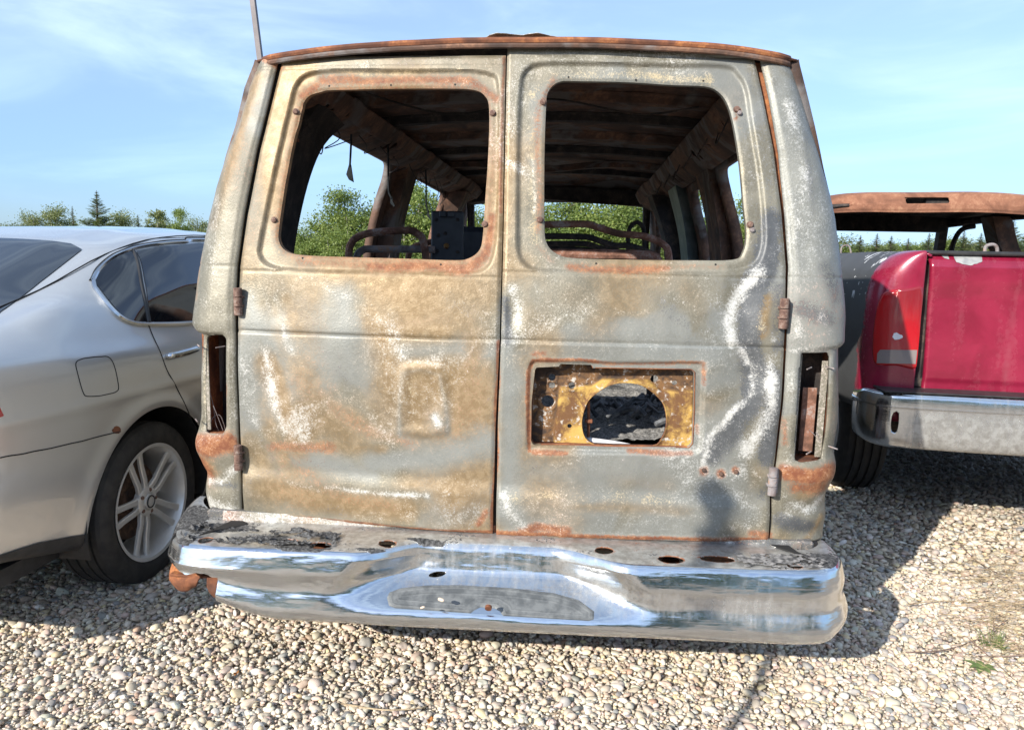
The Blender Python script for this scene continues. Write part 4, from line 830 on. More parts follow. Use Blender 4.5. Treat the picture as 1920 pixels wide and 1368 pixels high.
# ---- seats, straps, wheel, mirror
def tube_px(name, pts, y, r, mat, par=VAN, n=5):
    p = np.array([onY(a, b_, y) for a, b_ in pts]); o = MB().tube(smooth(p, n, False), r, 10).build(name, mat, par); return o
def seats():
    # bench frames one behind the other: bent tube hoops on short posts
    def bench(y, polys, mats, rad):
        f = None
        for pts, mt, r in zip(polys, mats, rad):
            o = tube_px('bench_frame' if f is None else 'frame_tube', pts, y, r, mt, VAN if f is None else f)
            if f is None: f = o
        return f
    f = bench(.95, [[(640, 560), (1010, 545), (1240, 560), (1262, 700)]], [M['rusttube']], [.02])
    tube_px('frame_tube', [(655, 570), (654, 480), (659, 456), (672, 444), (700, 436), (765, 432), (782, 438), (795, 458), (806, 560)], .95, .0165, M['rusttube'], f)
    tube_px('frame_tube', [(664, 560), (668, 488), (680, 469), (700, 467), (760, 467), (815, 468)], .98, .0165, M['greytube'], f)
    tube_px('frame_tube', [(760, 560), (766, 480), (778, 462), (815, 452)], 1.15, .014, M['rusttube'], f)
    tube_px('frame_tube', [(940, 476), (1020, 477), (1150, 478), (1205, 480), (1232, 490), (1240, 560)], .92, .024, M['rusttube'], f)
    g = tube_px('bench_frame', [(940, 421), (1020, 421), (1095, 420), (1120, 426), (1160, 438), (1185, 440), (1215, 445), (1243, 458), (1254, 480), (1256, 560)], .98, .0155, M['rusttube'])
    tube_px('frame_tube', [(940, 443), (1020, 443), (1095, 444), (1120, 450), (1150, 460), (1180, 461), (1215, 473), (1232, 490), (1236, 560)], 1.6, .0165, M['soot'], g)
    tube_px('frame_tube', [(940, 456), (1020, 457), (1095, 457), (1125, 465), (1160, 472), (1190, 476), (1210, 490), (1214, 560)], 2.3, .018, M['soot'], g)
    tube_px('frame_tube', [(940, 466), (1060, 466), (1110, 470), (1150, 480), (1170, 500)], 3.0, .018, M['soot'], g)
    # floor legs for the frames
    for x in (-.62, .0, .52): MB().tube([(x, .96, .68), (x, .96, 1.28)], .014, 8).build('frame_leg', M['soot'], f); MB().tube([(x, 1.65, .68), (x, 1.65, 1.30)], .014, 8).build('frame_leg', M['soot'], g)
    hp = [(1178, 478), (1178, 440), (1183, 424), (1194, 417), (1204, 424), (1208, 440), (1208, 478)]
    tube_px('headrest_hoop', hp, 2.5, .014, M['soot'], g)
    # fuse-box shaped seat back plate, black
    y = 1.02; c = onY(839, 440, y); w1 = abs(onY(868, 440, y)[0]-onY(808, 440, y)[0])/2; h1 = (onY(839, 396, y)[2]-onY(839, 560, y)[2])/2; zc = (onY(839, 396, y)[2]+onY(839, 560, y)[2])/2
    bp = m_simple('black_seat_plate', (0.018, 0.024, 0.036), (0.035, 0.042, 0.055), 12, 0.45)
    b = MB(); b.box((c[0], y, zc), (w1, .012, h1), bev=.006); b.box((c[0]-.018, y-.014, onY(839, 402, y)[2]), (.016, .01, .014), bev=.004); b.box((c[0]+.018, y-.014, onY(839, 402, y)[2]), (.016, .01, .014), bev=.004)
    o = b.build('seat_back_plate', bp, VAN)
    for q in ((818, 412), (858, 412), (835, 437), (822, 441), (820, 470), (858, 472)):
        p = onY(*q, y-.014); MB().lathe([(0, .008), (.003, .008), (.004, .005)], 10, Matrix.Translation(p)@Matrix.Rotation(-pi/2, 4, 'Z')).build('bolt', M['soot'], o)
    p = onY(837, 461, y-.014); MB().lathe([(0, .013), (.006, .012), (.010, .008), (.012, .003)], 12, Matrix.Translation(p)@Matrix.Rotation(-pi/2, 4, 'Z')).build('bolt', M['gold'], o)
    y = 1.5; c = onY(892, 470, y); b = MB(); z1 = onY(890, 425, y)[2]; b.box((c[0], y, z1-.28), (.09, .03, .28), bev=.03); b.build('seat_back', bp, VAN)
    y = 4.0; c = onY(905, 470, y); 
    # hanging belt straps
    st = m_simple('charred_webbing', (0.008, 0.012, 0.015), (0.02, 0.024, 0.028), 40, 0.9, spec=.2)
    for pts, y, r in (([(661, 212), (659, 240), (658, 275), (656, 312)], .98, .0045), ([(727, 268), (728, 300), (728, 340), (729, 360), (734, 372)], 1.45, .0045), ([(798, 318), (799, 345), (799, 380), (803, 398)], 2.15, .0045)):
        o = tube_px('belt_strap', pts, y, r, st, VAN, 4); o.scale = (1, 1, 1)
        q = pts[-1]; s = 1.0/(1+(y-.98)*.28)
        tg = [(q[0]-2*s, q[1]-3), (q[0]-7*s, q[1]+15*s), (q[0]-2*s, q[1]+25*s), (q[0]+7*s, q[1]+30*s), (q[0]+5*s, q[1]+17*s), (q[0]+2*s, q[1]-3)]
        if y > 1.2: tg = [(q[0]-2*s, q[1]-3), (q[0]-3*s, q[1]+10*s), (q[0]+5*s, q[1]+18*s), (q[0]+7*s, q[1]+15*s), (q[0]+2*s, q[1]+6*s), (q[0]+2*s, q[1]-3)]
        P_ = np.array([onY(a, c, y) for a, c in tg]); b = MB(); k_ = len(P_); b.add(np.vstack([P_, P_+np.array([0, .006, 0])]), [tuple(range(k_)), tuple(range(2*k_-1, k_-1, -1))]+[(i_, (i_+1) % k_, (i_+1) % k_+k_, i_+k_) for i_ in range(k_)]); b.build('belt_tongue', st, o, smooth_=False)
    # steering wheel seen through the right window's frame
    p = onY(1222, 445, 3.9); M_ = Matrix.Translation((-.42, 4.35, 1.10))@Matrix.Rotation(radians(-62), 4, 'X')
    ring = np.array([(M_@Vector((.19*cos(t), .19*sin(t), 0)))[:] for t in np.linspace(0, 2*pi, 40)]); b = MB().tube(ring, .012, 8); 
    for t in (0, 2.1, 4.2): b.tube([M_@Vector((.19*cos(t), .19*sin(t), 0)), M_@Vector((.02*cos(t), .02*sin(t), -.03))], .008, 6)
    b.build('steering_wheel', M['soot'], VAN)
    mir = [(1256, 404), (1246, 404), (1240, 410), (1238, 442), (1244, 446), (1256, 446)]
    P_ = np.array([onY(a, c, 4.9) for a, c in mir]); o = MB().tube(smooth(P_, 3, False), .016, 8).build('door_mirror', M['soot'], VAN)
    b = MB(); b.tube([P_[0], P_[0]+np.array([-.06, -.2, .02])], .012, 6); b.build('mirror_arm', M['soot'], o)
    # little glowing-orange rust clips on the left window's inner edge
    for q in ((556, 263), (549, 275)): p = onY(*q, .22); b = MB(); b.box(p, (.008, .006, .006), bev=.002); b.build('trim_clip', M['rust'], VAN)
seats()
def wires():
    r = np.random.default_rng(12)
    for k in range(9):
        y = .35+.33*k; x0 = -.80+.03*r.random(); z0 = 1.86; L = r.uniform(.05, .16); P_ = [(x0, y, z0), (x0+.02, y+.05, z0-L*.6), (x0+.05*r.normal(), y+.10, z0-L), (x0+.03, y+.16, z0-L*.5)]
        MB().tube(smooth(np.array(P_), 5, False), .0022, 5).build('loose_wire', M['soot'], VAN)
    for k in range(6):
        y = .6+.45*k; P_ = [(.72, y, 1.87), (.70, y+.12, 1.82-.03*r.random()), (.73, y+.26, 1.86)]; MB().tube(smooth(np.array(P_), 5, False), .003, 5).build('loose_wire', M['soot'], VAN)
    MB().tube(smooth(np.array([(-.6, .5, 1.93), (-.3, .62, 1.88), (.05, .58, 1.93), (.4, .7, 1.90), (.62, .66, 1.92)]), 6, False), .004, 5).build('loose_wire', M['soot'], VAN)
wires()
# ---- rear bumper
def bumper():
    pl = smooth([(-1.150, .17), (-1.142, .08), (-1.112, -.04), (-1.05, -.155), (-.93, -.207), (-.5, -.212), (0, -.203), (.5, -.190), (.88, -.172), (.985, -.130), (1.036, -.045), (1.046, .03), (1.042, .10)], 24, False)
    L = np.concatenate([[0], np.cumsum(np.linalg.norm(np.diff(pl, axis=0), axis=1))]); tot = L[-1]
    def path(s):
        x = np.interp(s, L, pl[:, 0]); y = np.interp(s, L, pl[:, 1]); e = .012
        tx = np.interp(s+e, L, pl[:, 0])-np.interp(s-e, L, pl[:, 0]); ty = np.interp(s+e, L, pl[:, 1])-np.interp(s-e, L, pl[:, 1]); n = np.hypot(tx, ty)+1e-9
        return x, y, ty/n, -tx/n
    NP = np.array([(-.245, .462), (-.14, .463), (-.07, .462), (-.034, .459), (-.020, .451), (-.012, .434), (-.006, .412), (-.002, .390), (-.004, .364), (-.003, .336), (.006, .306), (.013, .276), (.010, .254), (-.006, .240), (-.026, .236), (-.034, .248)])
    NC = np.array([(-.245, .462), (-.20, .463), (-.172, .461), (-.150, .455), (-.136, .440), (-.130, .418), (-.124, .392), (-.116, .370), (-.096, .354), (-.050, .327), (-.004, .301), (.010, .286), (.013, .266), (.008, .250), (-.012, .238), (-.03, .248)])
    a = smooth(NP, 8, False); c = smooth(NC, 8, False); kk = np.linspace(0, 15, len(a))
    def P(s, v):
        x, y, nx, ny = path(s); an, az = np.interp(v, kk, a[:, 0]), np.interp(v, kk, a[:, 1]); cn, cz = np.interp(v, kk, c[:, 0]), np.interp(v, kk, c[:, 1])
        xx = x+.0*v; sh = np.clip(v-5, 0, 6)*.022
        f = sstep(-.455-sh+.06*0, -.225-sh, x)*sstep(.395+sh, .135+sh, x)
        d = an*(1-f)+cn*f; z = az*(1-f)+cz*f
        endf = sstep(.0, .34, s)*sstep(tot, tot-.28, s); d = np.where(d < -.03, np.maximum(d, -.03+(d+.03)*(.12+.88*endf)), d)
        lift = .012*(x+1.1)/2.2+0.03*sstep(.28, 0, s)*(v < 6)*1.0-0.0*x
        z = z+lift-.006*sstep(-.6, -.9, x)
        z = np.where(z < .40, z+(.40-z)*.50*sstep(-.62, -1.0, x)**1.3+(.40-z)*.25*sstep(.93, 1.05, x), z)
        if True:
            # squeeze the wrapped ends, small dents
            z = np.where(z < .40, .40-(.40-z)*(1-.45*sstep(.42, .10, s)-.10*sstep(tot-.2, tot, s)), z)
        dent = .004*(fbm(s*5+3, v*.5+3, 3, 41)-.5)+.0016*(fbm(s*16+3, v*1.2+9, 3, 43)-.5)
        dent = dent-.006*np.exp(-((x+.29)/.05)**2-((v-5.0)/1.2)**2)-.012*np.exp(-((x-.30)/.035)**2-((v-6)/1.5)**2)*.4
        d = d+dent*(v > 3.0)
        z = z+.002*(fbm(s*9, v*2, 3, 44)-.5)*(v < 3)
        return np.stack([x+nx*d, y+ny*d, z], -1)
    hol = [(onZ(px, py, .474), rx/PXM*1.02, ry*1.35) for px, py, rx, ry in ((385, 1002, 13, .016), (529, 1007, 30, .012), (600, 1016, 21, .016), (726, 1013, 16, .017), (1133, 1029, 17, .018), (1258, 1046, 23, .019), (1345, 1046, 31, .017), (1490, 1059, 13, .012))]
    def F(s, v):
        p = P(s, v); x, y, z = p[..., 0], p[..., 1], p[..., 2]; f = np.full(np.shape(s), 1.0)
        for c_, rx, ry in hol:
            g = (np.sqrt(((x-c_[0])/rx)**2+((y-c_[1])/ry)**2)-1)*min(rx, ry); f = np.where(v < 3.2, np.minimum(f, g), f)
        cut = np.maximum(x+.868, z-(.352+.03*fbm(x*20, x*3, 3, 2)+.25*np.clip(-.98-x, 0, 1))); f = np.where(v > 6, np.minimum(f, cut), f)
        # slit above the step
        q = onY(818, 1080, -.115); g = (np.sqrt(((x-q[0])/.026)**2+((z-q[2]-.12*(x-q[0]))/.006)**2)-1)*.006; f = np.where((v > 5) & (v < 9), np.minimum(f, g), f)
        return f
    X, Fc, s, v = cut_surface(np.linspace(0, tot, 700), np.linspace(0, 15, 150), P, F)
    x, y, z = X.T; led = (v < 3.3).astype(float)
    ch = np.zeros(len(X)); nz = fbm(x*14, y*22, 4, 51)
    def blob(px, py, rx, ry, z0=.467):
        c_ = onZ(px, py, z0); return 1-sstep(.6, 1.25, np.sqrt(((x-c_[0])/rx)**2+((y-c_[1])/ry)**2)+(nz-.5)*1.2)
    for q in ((350, 965, .10, .07), (400, 985, .13, .05), (480, 1005, .10, .035), (560, 1022, .09, .022), (730, 1030, .10, .018), (790, 1010, .07, .012), (345, 1005, .03, .03)): ch = np.maximum(ch, blob(*q)*(v < 3.9))
    ch = np.maximum(ch, .9*blob(1530, 1052, .13, .05)*(v < 3.6)); ch = np.maximum(ch, .45*blob(800, 1040, .08, .05)*(v < 6)); ch = np.maximum(ch, led*.40*sstep(.55, .7, fbm(x*10+3, y*25, 4, 8)))
    dull = .06+.85*led+.42*sstep(-.46, -.28, x)*sstep(.40, .25, x)*sstep(10.2, 8, v)+.35*sstep(.1, .35, x)*sstep(7.0, 8, v)*sstep(11, 9.5, v)*sstep(1.0, .85, x)+.22*sstep(.48, .66, fbm(x*3, z*9, 4, 61))+.35*sstep(-.95, -1.05, x)
    dull = np.where(v > 12.5, .5, dull)
    ru = .30*led*sstep(.42, .62, fbm(x*6+20, y*14, 4, 62))+.0; 
    for c_, rx, ry in hol: ru = np.maximum(ru, led*.62*np.exp(-np.clip(np.sqrt(((x-c_[0])/rx)**2+((y-c_[1])/ry)**2)-1, 0, 9)/.30))
    o = mk('bumper', X, Fc[:, ::-1], M['chrome'], VAN, attrs={'char': ch, 'dull': np.clip(dull, 0, 1), 'rust': ru}, mats=[M['seam']]); solid(o, .003, -1.0, 1, 0)
    # step pad
    tp = [(722, 1123), (728, 1112), (750, 1103), (800, 1096), (860, 1093), (960, 1096), (1040, 1104), (1085, 1116), (1114, 1138), (1113, 1160), (1104, 1168), (1020, 1165), (942, 1161), (938, 1146), (928, 1139), (900, 1137), (888, 1145), (880, 1155), (800, 1150), (735, 1147), (724, 1140)]
    def sv(px, py):
        p = onZ(px, py, .350-.055*(py-1093)/73); i = np.argmin(np.abs(pl[:, 0]-p[0])); lo, hi = (9.35, 10.55); base = 1093+0.018*(px-900)
        return [np.interp(p[0], pl[:, 0], L), 8.35+(py-base)/(1166-1093)*2.25]
    poly = np.array([sv(*q) for q in tp])
    def Pp(s, v):
        q = P(s, v); e = 1e-3; n = np.cross(P(s+e, v)-q, P(s, v+e*20)-q); n /= np.linalg.norm(n, axis=-1)[..., None]+1e-12; n = np.where(n[..., 2:] < 0, -n, n)
        dd = -sd_poly(s, v*.055, poly*np.array([1, .055])); h = .0045*sstep(-.001, .006, dd)+.0016*np.exp(-((dd-.012)/.0018)**2)+.0012*np.exp(-((dd-.032)/.0018)**2)
        return q+n*h[..., None]
    X, Fc, s, v = cut_surface(np.linspace(poly[:, 0].min()-.01, poly[:, 0].max()+.01, 260), np.linspace(8.0, 11.0, 90), Pp, lambda s, v: sd_poly(s, v*.055, poly*np.array([1, .055])), True)
    mk('step_pad', X, Fc[:, ::-1], M['pad'], o)
    c_ = onZ(915, 1146, .33); 
    b = MB(); b.lathe([(-.004, .010), (.0045, .010), (.0045, .0065), (.001, .006), (.001, 0)], 16, Matrix.Translation((c_[0], -.238, .338))@Matrix.Rotation(radians(-62), 4, 'X')@Matrix.Rotation(-pi/2, 4, 'Y')); b.build('hitch_bolt', M['rust'], o)
    # rusty bracket hanging where the lower left end has gone
    def Pb(u, v): x = -1.07+u*.21; zz = .335-v*(.055+.02*np.sin(u*9))+.03*(1-u)*(1-v); return np.stack([x, -.145-.03*np.sin(v*3)+.05*(1-u)**2+.01*fbm(u*6, v*4, 3, 2), zz], -1)
    X, Fc, s, v = cut_surface(np.linspace(0, 1, 40), np.linspace(0, 1, 20), Pb, lambda u, v: (.92+.1*fbm(u*5, v*2, 3, 9)*2-v)-.9*np.exp(-((u-.62)/.09)**2)-.15*np.exp(-((u-1)/.05)**2)-.12)
    k = mk('rusty_bracket', X, Fc, M['rust'], o); solid(k, .004)
    b = MB(); b.build('bumper_mount', M['rust'], o) if b.box((-.955, -.10, .335), (.10, .05, .004), bev=.002) else 0
    for xm in (-.60, .52): MB().box((xm, .02, .36), (.03, .10, .05), bev=.006).build('bumper_mount', M['rust'], o)
    # charred remains of the plastic top cover
    def Pc(u, v):
        x = -1.10+u*.58; i = np.interp(x, pl[:, 0], L); q = P(i, 2.95-v*2.0)
        h = .002+.012*sstep(.35, .75, fbm(x*24+3, v*5, 4, 71))+.012*fbm(x*70, v*18, 4, 72); return q+np.stack([0*h, 0*h, h], -1)
    X, Fc, s, v = cut_surface(np.linspace(0, 1, 200), np.linspace(0, 1, 60), Pc, lambda u, v: (lambda p, f0: np.minimum(f0, np.min([np.sqrt(((p[..., 0]-c_[0])/rx)**2+((p[..., 1]-c_[1])/ry)**2)-1.15 for c_, rx, ry in hol], axis=0)*.5))(Pc(u, v), .50*fbm(u*5+2, v*2+4, 4, 73)+.50*fbm(u*22, v*7, 3, 74)-.49-.08*(1-u)+.02*sstep(.55, 1, u)))
    k = mk('charred_cover', X, Fc[:, ::-1], m_simple('charred_crust', (.018, .018, .019), (.13, .13, .13), 90, .95, bump=.004, bs=220), o)
    def Pc2(u, v):
        x = .70+u*.30; i = np.interp(x, pl[:, 0], L); q = P(i, 3.1-v*1.9); h = .002+.006*fbm(x*30+3, v*7, 4, 75); return q+np.stack([0*h, 0*h, h], -1)
    X, Fc, s, v = cut_surface(np.linspace(0, 1, 90), np.linspace(0, 1, 40), Pc2, lambda u, v: .5*fbm(u*5+12, v*2+4, 4, 76)+.5*fbm(u*18, v*7, 3, 77)-.47-.05*u)
    mk('charred_cover', X, Fc[:, ::-1], m_simple('grey_char', (.05, .05, .05), (.28, .27, .26), 60, .9, bump=.002, bs=120), o)
    return o
BUMP = bumper()
for px, py, r in ((793, 1138, .0085), (827, 1124, .0085)):
    c = onY(px, py, -.27); V, Fc, cc = pebbles(np.array([0.]), np.array([0.]), np.array([r]), V3, F3, np.array([0.]))
    o = mk('pebble', V, Fc, M_peb.m, attrs={'col': np.tile([.52, .42, .34], (len(V), 1))}); o.location = onZ(px, py, .352 if px > 800 else .343)
    tag(o, 'small round pinkish pebble on the grey step pad, '+('the right and upper of the two' if px > 800 else 'the left and lower of the two'), 'pebble', 'pebbles lying on the bumper step')
# ================================================================== SILVER SEDAN (left)
def m_paint(name, c, metal, rough, dust=(0.45, 0.40, 0.33), dustk=0.25, coat=1.0):
    m = Mat(name); n = m.noise(3.5, 6, 0.6); n2 = m.noise(60, 4, 0.7); fl = m.noise(1500, 1)
    f = m.rng(m.math('ADD', m.math('MULTIPLY', n, 0.8), m.math('MULTIPLY', n2, 0.2)), 0.40, 0.66, 0, dustk)
    b = m.mix(m.rng(fl, .3, .7, 0, .05), c, tuple(min(1, x*1.35) for x in c))
    return m.fin(Base_Color=m.mix(f, b, dust), Metallic=m.math('SUBTRACT', metal, m.math('MULTIPLY', f, metal)), Roughness=m.math('ADD', rough, m.math('MULTIPLY', f, .3)), Coat_Weight=m.math('SUBTRACT', coat, m.math('MULTIPLY', f, 1.2)), Coat_Roughness=0.06)
M['silver'] = m_paint('champagne_paint', (0.62, 0.62, 0.61), 0.70, 0.36, dustk=.04)
M['tint'] = Mat('tinted_glass').fin(Base_Color=(0.006, 0.008, 0.012), Roughness=0.03, Specular_IOR_Level=0.9, Coat_Weight=0.3)
M['brightwork'] = Mat('brightwork').fin(Base_Color=(0.6, 0.62, 0.64), Metallic=1.0, Roughness=0.16)
M['alloy'] = m_simple('alloy_wheel', (0.72, 0.72, 0.71), (0.82, 0.82, 0.81), 10, 0.34, 0.45)
M['redlens'] = Mat('red_lens').fin(Base_Color=(0.42, 0.006, 0.012), Roughness=0.08, Coat_Weight=1.0, Emission_Strength=0.0)
M['brakerust'] = m_rust('brake_disc', (.05, .035, .03), (.10, .06, .04), (.2, .12, .08), 30)
def sedan():
    a = radians(2.5); R_ = CP[0]-1.711; car = empty('sedan', (0, 0, 0), label='champagne silver four door sedan with tinted windows and alloy wheels', cat='car')
    # local frame: X to the right, Y forward from the rear bumper, wheel centre at Y=1.08, right flank at X=.92
    n = np.array([cos(a), -sin(a)]); h = np.array([sin(a), cos(a)]); p0 = np.array([R_, .38]); org = p0+n*(-.90)+h*(.144-1.08)
    car.location = (org[0], org[1], 0); car.rotation_euler = (0, 0, -a)
    def side(px, py, X):      # local (Y, Z) of the flank point behind a pixel of the photo, flank distance X
        d = ray(px, py); o3 = CP[:2]-org; t = (X-o3@n)/(d[:2]@n); p = CP+d*t; return np.array([(p[:2]-org)@h, p[2]])
    def interpS(y, tab): t = np.array(tab); return np.interp(y, t[:, 0], t[:, 1])
    ysm = np.linspace(-.2, 5.1, 600)
    def smt(tab, k=9):
        v = interpS(ysm, tab); kern = np.hanning(2*k+1); kern /= kern.sum(); v2 = np.convolve(np.pad(v, k, 'edge'), kern, 'valid'); return lambda y: np.interp(y, ysm, v2)
    W = smt([(0, .66), (.03, .74), (.12, .80), (.35, .875), (.7, .915), (1.1, .925), (2.5, .925), (3.7, .915), (4.25, .87), (4.6, .76), (4.82, .58)], 6)
    ZT = smt([(0, .93), (.05, 1.00), (.15, 1.03), (.50, 1.065), (.68, 1.10), (1.0, 1.245), (1.34, 1.385), (1.65, 1.445), (2.2, 1.47), (2.8, 1.445), (3.15, 1.36), (3.85, 1.00), (4.3, .92), (4.65, .78), (4.82, .60)], 14)
    ZB = smt([(0, .36), (.4, .35), (.7, .28), (1.4, .22), (3.3, .22), (4.2, .25), (4.82, .30)], 8)
    def keyp(y):
        w_, zt, zb_ = W(y), ZT(y), ZB(y); f = sstep(1.06, 1.28, zt); z6 = np.minimum(1.005, zt-.035)
        X = [w_-.14, w_-.045, w_-.010, w_, w_-.004, w_-.030, w_-.085, (w_-.20)*(1-f)+.735*f, (w_-.34)*(1-f)+.605*f, .36+0*w_, .20+0*w_, 0*w_]
        s = np.minimum(1, (z6-zb_)/.75)
        Z = [zb_-.01, zb_+.012, zb_+.19*s, zb_+.37*s, zb_+.53*s, zb_+.67*s, z6, (zt-.014)*(1-f)+(z6+(zt-z6)*.50)*f, (zt-.006)*(1-f)+(zt-.052)*f, zt-.010*f-.002, zt-.003, zt]
        return np.array(X), np.array(Z)
    def prof_(y, v):
        X, Z = keyp(y); i = np.clip(np.floor(v).astype(int), 0, 10); t = v-i; ii = np.arange(X.shape[1])
        def g(A, k): return A[np.clip(i+k, 0, 11), ii]
        def cr_(A): a_, b_, c_, d_ = g(A, -1), g(A, 0), g(A, 1), g(A, 2); return .5*(2*b_+(c_-a_)*t+(2*a_-5*b_+4*c_-d_)*t*t+(-a_+3*b_-3*c_+d_)*t**3)
        return cr_(X), cr_(Z)
    def P1(y, v, off=0.0):
        sh = np.shape(y); y_ = np.ravel(y)*1.0; v_ = np.ravel(v)*1.0; sg = np.where(v_ > 11, -1.0, 1.0); vv = np.where(v_ > 11, 22-v_, v_)
        x, z = prof_(y_, vv)
        # wheel arch lips, character line
        for yc in (1.08, 3.93): r = np.hypot(y_-yc, z-.335); x = x+.012*np.exp(-((r-.40)/.035)**2)*(vv < 5)
        x = x+.005*np.exp(-((z-.80)/.02)**2)*(vv < 6)
        if np.ndim(off) or off: 
            e = 1e-3; x2, z2 = prof_(y_, np.clip(vv+e, 0, 11)); x1, z1 = prof_(y_, np.clip(vv-e, 0, 11)); tx, tz = x2-x1, z2-z1; L = np.hypot(tx, tz)+1e-12; x = x+np.ravel(off)*tz/L; z = z-np.ravel(off)*tx/L*1.0
        return np.stack([x*sg, y_, z], -1).reshape(*sh, 3)
    vt = np.linspace(0, 9, 400)
    def surf(y, z, off=.004):
        p = P1(np.full(400, y), vt, off); i = np.argmin(np.abs(p[:, 2]-z)+(vt > 8.3)*9); return p[i]
    side0 = side
    def side(px, py, X):
        for _ in range(10): q = side0(px, py, X); X = .5*X+.5*surf(q[0], q[1], 0)[0]
        return side0(px, py, X)
    # window outlines by flank distance: belt .82, header .66
    quarter = np.array([(.935, 1.225), (1.0, 1.275), (1.12, 1.325), (1.285, 1.362), (1.20, 1.03), (1.12, 1.045), (1.06, 1.075), (.99, 1.15)])
    quarter = np.array([side(176, 524, .72), side(190, 503, .69), side(215, 485, .66), side(247, 472, .64), side(262, 530, .72), side(276, 604, .83), side(258, 604, .83), side(235, 597, .82), side(215, 578, .80), side(192, 548, .76)])
    front_q = [side(252, 470, .64), side(300, 461, .635)]; yb0 = front_q[0][0]
    rear_door = np.array([side(254, 471, .64), side(300, 462, .635), side(345, 459, .63), (1.95, 1.385), (2.02, 1.38), (2.06, 1.02), side(360, 602, .83), side(281, 605, .83)])
    front_door = np.array([(2.13, 1.385), (2.5, 1.375), (2.85, 1.33), (3.15, 1.20), (3.40, 1.05), (3.42, 1.02), (2.16, 1.015)])
    arches = lambda y, z: np.minimum(np.hypot(y-1.08, z-.335)-.385, np.hypot(y-3.93, z-.335)-.385)
    def Fb(y, v): p = P1(y, v); vv = np.where(v > 11, 22-v, v); return np.where(vv < 5.5, arches(p[..., 1], p[..., 2]), 1.0)
    X, Fc, u, v = cut_surface(np.linspace(0, 4.82, 300), np.linspace(0, 22, 221), lambda y, v: P1(y, v), Fb)
    body = mk('body', X, Fc, M['silver'], car)
    # end caps
    for y0, nm in ((0.0, 'rear_fascia'), (4.82, 'front_fascia')):
        vs = np.linspace(0, 22, 111); ring = P1(np.full(111, y0), vs); c = ring.mean(0); R3 = []
        for k, t in enumerate(np.linspace(0, 1, 6)): q = ring*(1-t)+c*t; q = q.copy(); q[:, 1] = y0+(-1 if y0 < 1 else 1)*.05*(1-(1-t)**2); R3.append(q)
        MB().grid(np.array(R3)).build(nm, M['silver'], body)
    def patch(name, fn, mat, par, yr_, vr, off=.003, nn=(120, 60)):
        X, Fc, u, v = cut_surface(np.linspace(*yr_, nn[0]), np.linspace(*vr, nn[1]), lambda y, v: P1(y, v, off), fn, True)
        return mk(name, X, Fc, mat, par)
    def sidefn(poly): return lambda y, v: (lambda p: sd_poly(p[..., 1], p[..., 2], poly))(P1(y, v))
    for poly, nm, yy in ((smooth(quarter, 3), 'quarter_window', (.85, 1.5)), (rear_door, 'rear_door_window', (1.1, 2.15)), (front_door, 'front_door_window', (2.05, 3.5))):
        g = patch(nm, sidefn(poly), M['tint'], car, yy, (5.5, 8.3)); 
        X = P1(*np.meshgrid(np.linspace(0, 1, 2), [0, 1], indexing='ij')) if False else None
        o2 = g.copy(); o2.scale = (-1, 1, 1); COL.objects.link(o2); o2.parent = car
    def line(name, yz, r, mat, flat=1.0, off=.003, close=False, mirror=True, par=None):
        q = smooth(np.array(yz, float), 5, close); 
        if close: q = np.vstack([q, q[:1]])
        pts = np.array([surf(y, z, off) for y, z in q]); k = np.array([.25, .5, .25])
        for c in range(3): pts[1:-1, c] = pts[:-2, c]*.25+pts[1:-1, c]*.5+pts[2:, c]*.25
        o = MB().tube(pts, r, 8).build(name, mat, par or car)
        if mirror: o2 = o.copy(); o2.scale = (-1, 1, 1); COL.objects.link(o2); o2.parent = par or car
        return o
    # bright surround of the side windows: bottom run, top run, and a black gasket outside it
    tip = side(172, 526, .72); run_b = [tip, side(177, 541, .74), side(198, 568, .79), side(222, 592, .815), side(245, 604, .83), side(280, 608, .83), side(340, 606, .83), (1.9, 1.008), (2.4, 1.0), (3.42, 1.0)]
    run_t = [tip, side(186, 502, .69), side(212, 481, .66), side(248, 466, .64), side(300, 457, .635), side(345, 454, .63), (1.95, 1.40), (2.4, 1.395), (2.85, 1.345), (3.2, 1.2), (3.45, 1.01)]
    line('window_trim', run_b, .0095, M['brightwork']); line('window_trim', run_t, .0095, M['brightwork'], off=.002)
    line('window_gasket', [side(168, 526, .72), side(183, 499, .69), side(210, 477, .66), side(247, 462, .64), side(300, 452, .635), side(345, 449, .63), (1.95, 1.415), (2.4, 1.41), (2.85, 1.36)], .0035, M['seam'], off=.001)
    line('pillar_trim', [side(250, 470, .64), side(264, 530, .72), side(279, 605, .83)], .012, M['plastic'], off=-.002)
    line('pillar_trim', [(2.09, 1.39), (2.11, 1.2), (2.12, 1.01)], .025, M['plastic'], off=-.012)
    # shut lines
    line('panel_gap', [side(279, 610, .84), side(296, 650, .90), side(312, 692, .91), side(335, 735, .92), side(350, 765, .92), side(362, 795, .925)], .0022, M['seam'], off=.0005)
    line('panel_gap', [(2.14, 1.0), (2.14, .8), (2.13, .5), (2.12, .28)], .0022, M['seam'], off=.0005)
    line('panel_gap', [side(0, 857, .88), side(60, 847, .90), side(120, 834, .91), side(175, 821, .92), side(226, 809, .925)], .0022, M['seam'], off=.0005)
    fuel = [(142, 685), (146, 676), (160, 671), (190, 668), (203, 669), (212, 680), (220, 710), (222, 728), (216, 735), (190, 741), (165, 743), (156, 736), (148, 710)]
    line('fuel_flap', [side(a_, b_, .915) for a_, b_ in fuel], .0018, M['seam'], off=.0003, close=True, mirror=False)
